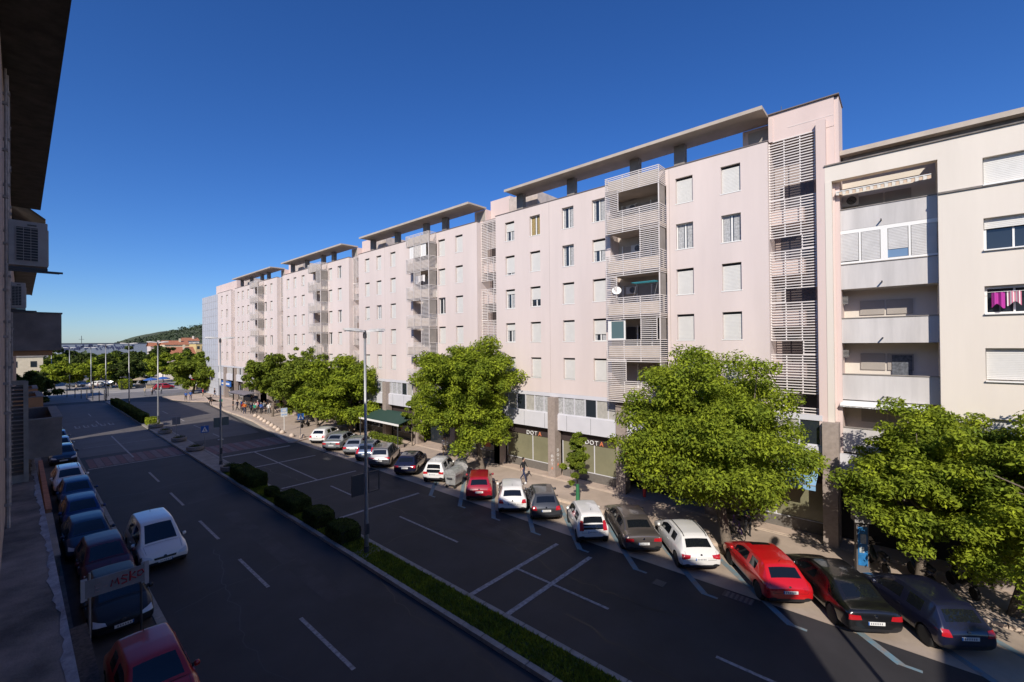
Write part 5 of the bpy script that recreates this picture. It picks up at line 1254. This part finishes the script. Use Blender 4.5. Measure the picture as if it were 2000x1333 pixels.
crowd = [(22.2, 78.6, 'black', 'black', 'person in black, first at the left edge of the bus stop crowd'), (22.5, 77.6, 'navy', 'black', 'person in navy next to the leftmost one at the bus stop'), (23.2, 77.9, 'blue', 'navy', 'person in a blue top near the left post of the shelter'), (23.6, 79.4, 'beige', 'black', 'person in a beige top under the far end of the shelter roof'),
 (22.4, 74.6, 'red', 'black', 'person in a red jacket in the middle of the bus stop crowd'), (22.2, 73.3, 'orange', 'navy', 'person in an orange top in front of the bus shelter'), (23.0, 75.3, 'grey', 'black', 'person in grey just behind the red jacket'), (23.3, 74.0, 'black', 'navy', 'person in black behind the orange top'),
 (22.8, 72.4, 'navy', 'black', 'person in navy right of the orange top'), (23.4, 72.6, 'white', 'navy', 'person in white in the bus stop crowd'), (23.0, 71.6, 'green', 'black', 'person in a dark green top right of the white top'), (24.0, 73.4, 'pink', 'black', 'person in a pink top under the right part of the shelter roof'),
 (23.9, 71.8, 'black', 'grey', 'person in black at the right post of the shelter'), (24.6, 72.5, 'grey', 'navy', 'person in grey standing behind the shelter bench'), (23.6, 70.8, 'blue', 'black', 'person in blue right of the shelter'), (24.3, 70.9, 'black', 'black', 'person all in black right of the shelter'),
 (24.9, 71.2, 'white', 'black', 'person in a white top third from the right end of the crowd'), (25.0, 70.0, 'black', 'navy', 'person in black second from the right end of the crowd'), (24.3, 69.8, 'white', 'grey', 'person in a light top at the right end of the crowd'), (25.5, 70.7, 'beige', 'black', 'person in beige by the wall at the right end of the crowd')]
q = random.Random(8)
for k, (x, y, t, b, lab) in enumerate(crowd): person(x, y, q.uniform(0, 6.28), k % 3, t, b, lab, GP, k % 3, s=q.uniform(.93, 1.04))
person(21.8, 83.4, 2.6, 1, 'green', 'black', 'person in a bright green jacket walking left of the bus stop crowd', 'people walking on the pavement')
person(21.6, 88.5, 2.9, 0, 'black', 'black', 'person in dark clothes at the kerb behind the second lamp post', 'people walking on the pavement')
person(25.4, 31.0, 2.4, 1, 'white', 'beige', 'person in a white shirt walking behind the white city car', 'people walking on the pavement', 1)
person(24.45, 20.9, 3.3, 1, 'black', 'navy', 'person in a black jacket walking on the pavement left of the DOT pillar'.replace('DOT', 'lettered'), 'people walking on the pavement')
person(25.0, 6.2, 2.2, 2, 'navy', 'black', 'person with a purple blue top beside a bicycle behind the big tree', 'people walking on the pavement')
person(20.5, 99.8, 2.8, 1, 'blue', 'black', 'person in blue crossing by the traffic island', 'people on the square'); person(21.4, 100.6, 3.0, 0, 'blue', 'navy', 'person in blue on the traffic island, right of another in blue', 'people on the square')
for k, (x, y, t) in enumerate([(11.2, 146, 'white'), (12.6, 147, 'pink'), (14.5, 143, 'black'), (15.8, 146, 'white'), (8.6, 143, 'beige'), (17.3, 118.5, 'beige'), (18.6, 119, 'white'), (19.2, 121, 'red'), (20.3, 120, 'white'), (24.6, 106, 'red'), (26.0, 103.5, 'black'), (28.0, 101, 'beige')]):
    person(x, y, q.uniform(0, 6.28), k % 3, t, ['black', 'navy', 'grey'][k % 3], ['person in white at the far left of the square', 'person in pink at the far left of the square', 'person in black beyond the hedge end', 'person in white beside the round yellow green bush', 'person in beige near the faintest lamps', 'person in beige crossing in front of the market stalls', 'person in white crossing in front of the market stalls', 'person in red crossing in front of the market stalls', 'second person in white at the crossing by the stalls', 'person in red standing by the square corner tree', 'person in black in the shade of the square trees', 'person in beige beside the pink end block'][k], 'people on the square', k % 3, z=.05)
# bicycle
bk = empty('bicycle', (24.6, 6.6, .14), R_(-50), 'bicycle standing on the pavement behind the big tree', 'bicycle')
for yy in (-.52, .52):
    w = MB(); n = 22
    w.tube([(0, yy + .33 * math.cos(2 * math.pi * k / n), .34 + .33 * math.sin(2 * math.pi * k / n)) for k in range(n + 1)], .018, 5)
    for k in range(8): w.tube([(0, yy, .34), (0, yy + .32 * math.cos(k * .785), .34 + .32 * math.sin(k * .785))], .003, 3)
    w.build('wheel', rubber, bk)
MB().tube([(0, -.52, .34), (0, -.12, .34), (0, .38, .78), (0, -.2, .80), (0, -.12, .34)], .016, 6).tube([(0, -.52, .34), (0, -.2, .8), (0, -.24, .95)], .014, 6).tube([(0, .52, .34), (0, .38, .78), (0, .36, .98)], .016, 6).build('frame', mat('bike_purple', (.12, .03, .30), .4), bk)
MB().tube([(-.26, .28, 1.0), (0, .36, .98), (.26, .28, 1.0)], .014, 6).build('handlebar', steel_d, bk); MB().box(-.06, .06, -.36, -.12, .94, .98).build('saddle', blackp, bk)
# ---------------------------------------------------------------- square and background
stalls = [(21.5, 139, 'blue', 'blue market parasol on the square'), (24.2, 141, 'blue', 'second blue market parasol on the square'), (20.0, 143, 'beige', 'low beige stall canopy on the square'), (28.5, 140, 'white', 'white market parasol left of the fourth lamp'), (32.0, 138, 'white', 'white market canopy right of the fourth lamp'), (35.5, 141, 'white', 'broad white market canopy near the stall row'), (27.3, 126, 'red', 'red market stall canopy by the corner tree'), (31.0, 124.5, 'red', 'second red market stall canopy beyond the corner tree'), (35.0, 147, 'pink', 'pale pink market parasol on the square')]
for k, (x, y, c, lab) in enumerate(stalls):
    r = empty('market_parasol', (x, y, .02), k * .4, lab, 'parasol', 'market parasols and canopies on the square')
    MB().lathe([(1.5, 2.0), (1.45, 2.15), (.7, 2.45), (.05, 2.6)], 8).build('canopy', cm[c], r); MB().tube([(0, 0, 0), (0, 0, 2.9)], .04).build('pole', steel, r)
    MB().box(-.9, .9, -.5, .5, .0, .85).box(-1.0, 1.0, -.6, .6, .851, .9).build('table', cm['white'] if k % 2 else cm['beige'], r)
for k, (x, y, kd, p, lab) in enumerate([(23, 133, 'hatch', pdred, 'small dark red car parked at the far side of the square'), (29, 131, 'hatch', pw_, 'small white car parked at the far side of the square'), (14.0, 158, 'compact', pw_, 'white car far behind the evergreen tree'), (18, 160, 'suv', psil, 'silver car far behind the evergreen tree'), (33, 129, 'mpv', pw_, 'white van like car beyond the corner tree'), (9.5, 160, 'hatch', pgrey, 'grey car far under the yellow green trees')]):
    car(kd, x, y, R_(90 + 10 * k), p, lab, group='cars parked around the square', plate=False, antenna=False)
for k, (x, y) in enumerate([(9.9, 113.5), (9.3, 117), (8.7, 120), (8.1, 123), (7.4, 126), (10.9, 116.5), (11.6, 120), (12.2, 124), (6.4, 129)]):
    MB_ = MB().lathe([(.07, 0), (.07, 1.9), (.05, 2.0), (.001, 2.02)], 10, (x, y, .02)); o = MB_.build('flag_post', steel_d); tag(o, ['dark post at the very end of the central hedge', 'second dark post past the hedge end', 'third dark post past the hedge end', 'fourth dark post past the hedge end', 'fifth dark post past the hedge end', 'right dark post nearest the hedge end', 'second right dark post by the square', 'third right dark post by the square', 'farthest dark post on the road curve'][k], 'post', 'dark posts where the central reservation ends')
def house(lab, x0, x1, y, dep, h, rh, wm, rm, nwin, rows, name='house', group='houses on the slope'):
    r = empty(name, ((x0 + x1) / 2, y, 0), 0, lab, 'house' if name == 'house' else 'building', group); w = (x1 - x0) / 2
    MB().box(-w, w, 0, dep, -2, h).build('wall', wm, r)
    if rh: MB().quad((-w - .5, -.5, h), (w + .5, -.5, h), (w + .5, dep / 2, h + rh), (-w - .5, dep / 2, h + rh)).quad((-w - .5, dep / 2, h + rh), (w + .5, dep / 2, h + rh), (w + .5, dep + .5, h), (-w - .5, dep + .5, h)).quad((-w, 0, h), (-w, dep, h), (-w, dep / 2, h + rh * .95)).quad((w, 0, h), (w, dep, h), (w, dep / 2, h + rh * .95)).box(w * .3, w * .3 + .8, dep * .3, dep * .3 + .8, h + rh * .3, h + rh + 1, m=1).build('roof', [rm, wm], r)
    else: MB().box(-w - .2, w + .2, -.2, dep, h, h + .4).build('roof', rm, r)
    for j in range(rows):
        for i in range(nwin):
            xc = -w + 2 * w * (i + .5) / nwin; z = h - 2.6 - j * 3
            MB().box(xc - .55, xc + .55, -.05, .05, z, z + 1.5).build('window', glass, r)
house('red roofed house with the widest roof, behind the dark trees', 44, 55, 250, 12, 6.5, 3.6, pal_cream, terr, 5, 1)
house('cream house above the red roof at the foot of the hill', 48, 58, 275, 12, 11.2, 2.2, pal_cream, terr, 5, 2)
house('yellow flat topped building between the red roofs and the grey building', 58, 70, 262, 14, 11.5, 0, mat('yellow_render', (.60, .45, .20), .9), conc, 6, 2)
house('white house with dark roof partly hidden by the corner tree', 70, 82, 280, 12, 10.0, 3, cream, conc_d, 5, 2)
house('small pink house on the slope left of the cream one', 44, 49, 285, 9, 10.5, 2, pink, terr, 3, 1)
house('pale house on the hillside right of the yellow building', 72, 80, 300, 10, 14, 1.6, cream, terr, 3, 1)
house('white house high on the slope near the grey building', 62, 69, 305, 10, 13.5, 1.8, cream, terr, 3, 1)
house('cream apartment house at the far left beyond the shaded row', -6, 3.9, 165, 14, 8.0, 0, pal_cream, conc, 3, 2, 'building', None)
house('sunlit white building between the balcony and louvred shutter', -14, -.9, 121, 8, 9.8, 0, cream, conc, 4, 3, 'building', None)
house('low white building behind the market stalls', 30, 46, 172, 10, 4.6, 1.2, cream, mat('roof_tan', (.40, .30, .25), .9), 7, 1, 'building', None)
ma = empty('shopping_centre', (31, 350, 0), 0, 'long low grey building with a dark patterned fascia on the skyline', 'building')
MB().box(-17, 26, 0, 40, 0, 12.4).build('wall', mat('mall_wall', (.22, .25, .30), .8), ma)
MB().box(-17.2, 26.2, -.3, 40, 12.4, 12.8).build('roof', mat('mall_roof', (.10, .11, .13), .8), ma)
fs = MB(); q = random.Random(3)
for k in range(64):
    xx = -12 + k * .42; zz = 8.6 + q.random() * 2.4; fs.box(xx, xx + .3 + .5 * q.random(), -.12, -.01, zz, zz + .4 + 1.2 * q.random())
fs.build('fascia_pattern', mat('fascia_blue', (.05, .06, .13), .7), ma)
MB().lathe([(.01, 0), (1.6, 0), (1.6, .15), (.01, .16)], 20, (0, 0, 0)).build('emblem', mat('fascia_blue2', (.05, .06, .13), .7), ma).matrix_local = Matrix.Translation((-14, -.02, 9.8)) @ Matrix.Rotation(R_(90), 4, 'X')
MB().tube([(-7.5, 3, 12.8), (-7.5, 3, 17)], .12).tube([(-8.6, 3, 15), (-6.4, 3, 15)], .08).build('mast', steel_d, ma)
# hill
n = 70; hv = []; hf = []
rs = np.random.RandomState(1)
for i in range(n + 1):
    for j in range(24):
        x = 60 + i * 12.5; y = 620 + j * 40; u = (x - 60) / 330
        prof = max(0, 66 * (1 - math.exp(-3 * max(0, u) ** 1.6)) + 2 * math.sin(u * 14) * min(1, u * 4))
        z = -1 + prof * math.sin(min(1, j / 9) * math.pi / 2) * (1.0 + .06 * math.sin(i * .9 + j)) + rs.rand() * 1.6
        hv.append((x, y, z))
for i in range(n):
    for j in range(23): k = i * 24 + j; hf.append((k, k + 24, k + 25, k + 1))
hm_ = bpy.data.meshes.new('hill'); hm_.from_pydata(hv, [], hf); hm_.materials.append(mat('hill_ground', (.07, .085, .04), 1, var=.4, vs=.03)); hm_.update(); hill = link('hill', hm_, smooth=True); tag(hill, kind='structure')
P = []
for (x, y, z) in hv:
    if z > 1 and y < 1200:
        for _ in range(5): P.append((x + rs.uniform(-7, 7), y + rs.uniform(-18, 18), z))
P = np.repeat(np.array(P), 5, axis=0); n = len(P); P = P + rs.randn(n, 3) * [2.2, 2.2, 1.0] + [0, 0, 2.6]
N = rs.randn(n, 3) + [0, -.3, .8]; N /= np.linalg.norm(N, axis=1, keepdims=True)
o = link('hill_forest', leaves_mesh('hill_forest', P, N, 1.9 * (.6 + rs.rand(n)), mat('forest', (.055, .075, .03), .95, col2=(.03, .045, .022), vs=.05, island=.3))); tag(o, 'dark wooded slope of the hill rising behind the houses', 'forest', kind='stuff')
P = np.stack([rs.uniform(-160, 260, 2600), rs.uniform(235, 330, 2600), np.zeros(2600)], 1); n = len(P) * 4; P = np.repeat(P, 4, axis=0) + rs.randn(n, 3) * [2, 2, 1.5] + [0, 0, 3.0]
N = rs.randn(n, 3) + [0, -.3, .8]; N /= np.linalg.norm(N, axis=1, keepdims=True)
o = link('far_wood', leaves_mesh('far_wood', P, N, 1.2 * (.6 + rs.rand(n)), MATS['forest'])); tag(o, 'dark belt of far trees between the park and the houses', 'wood', kind='stuff')
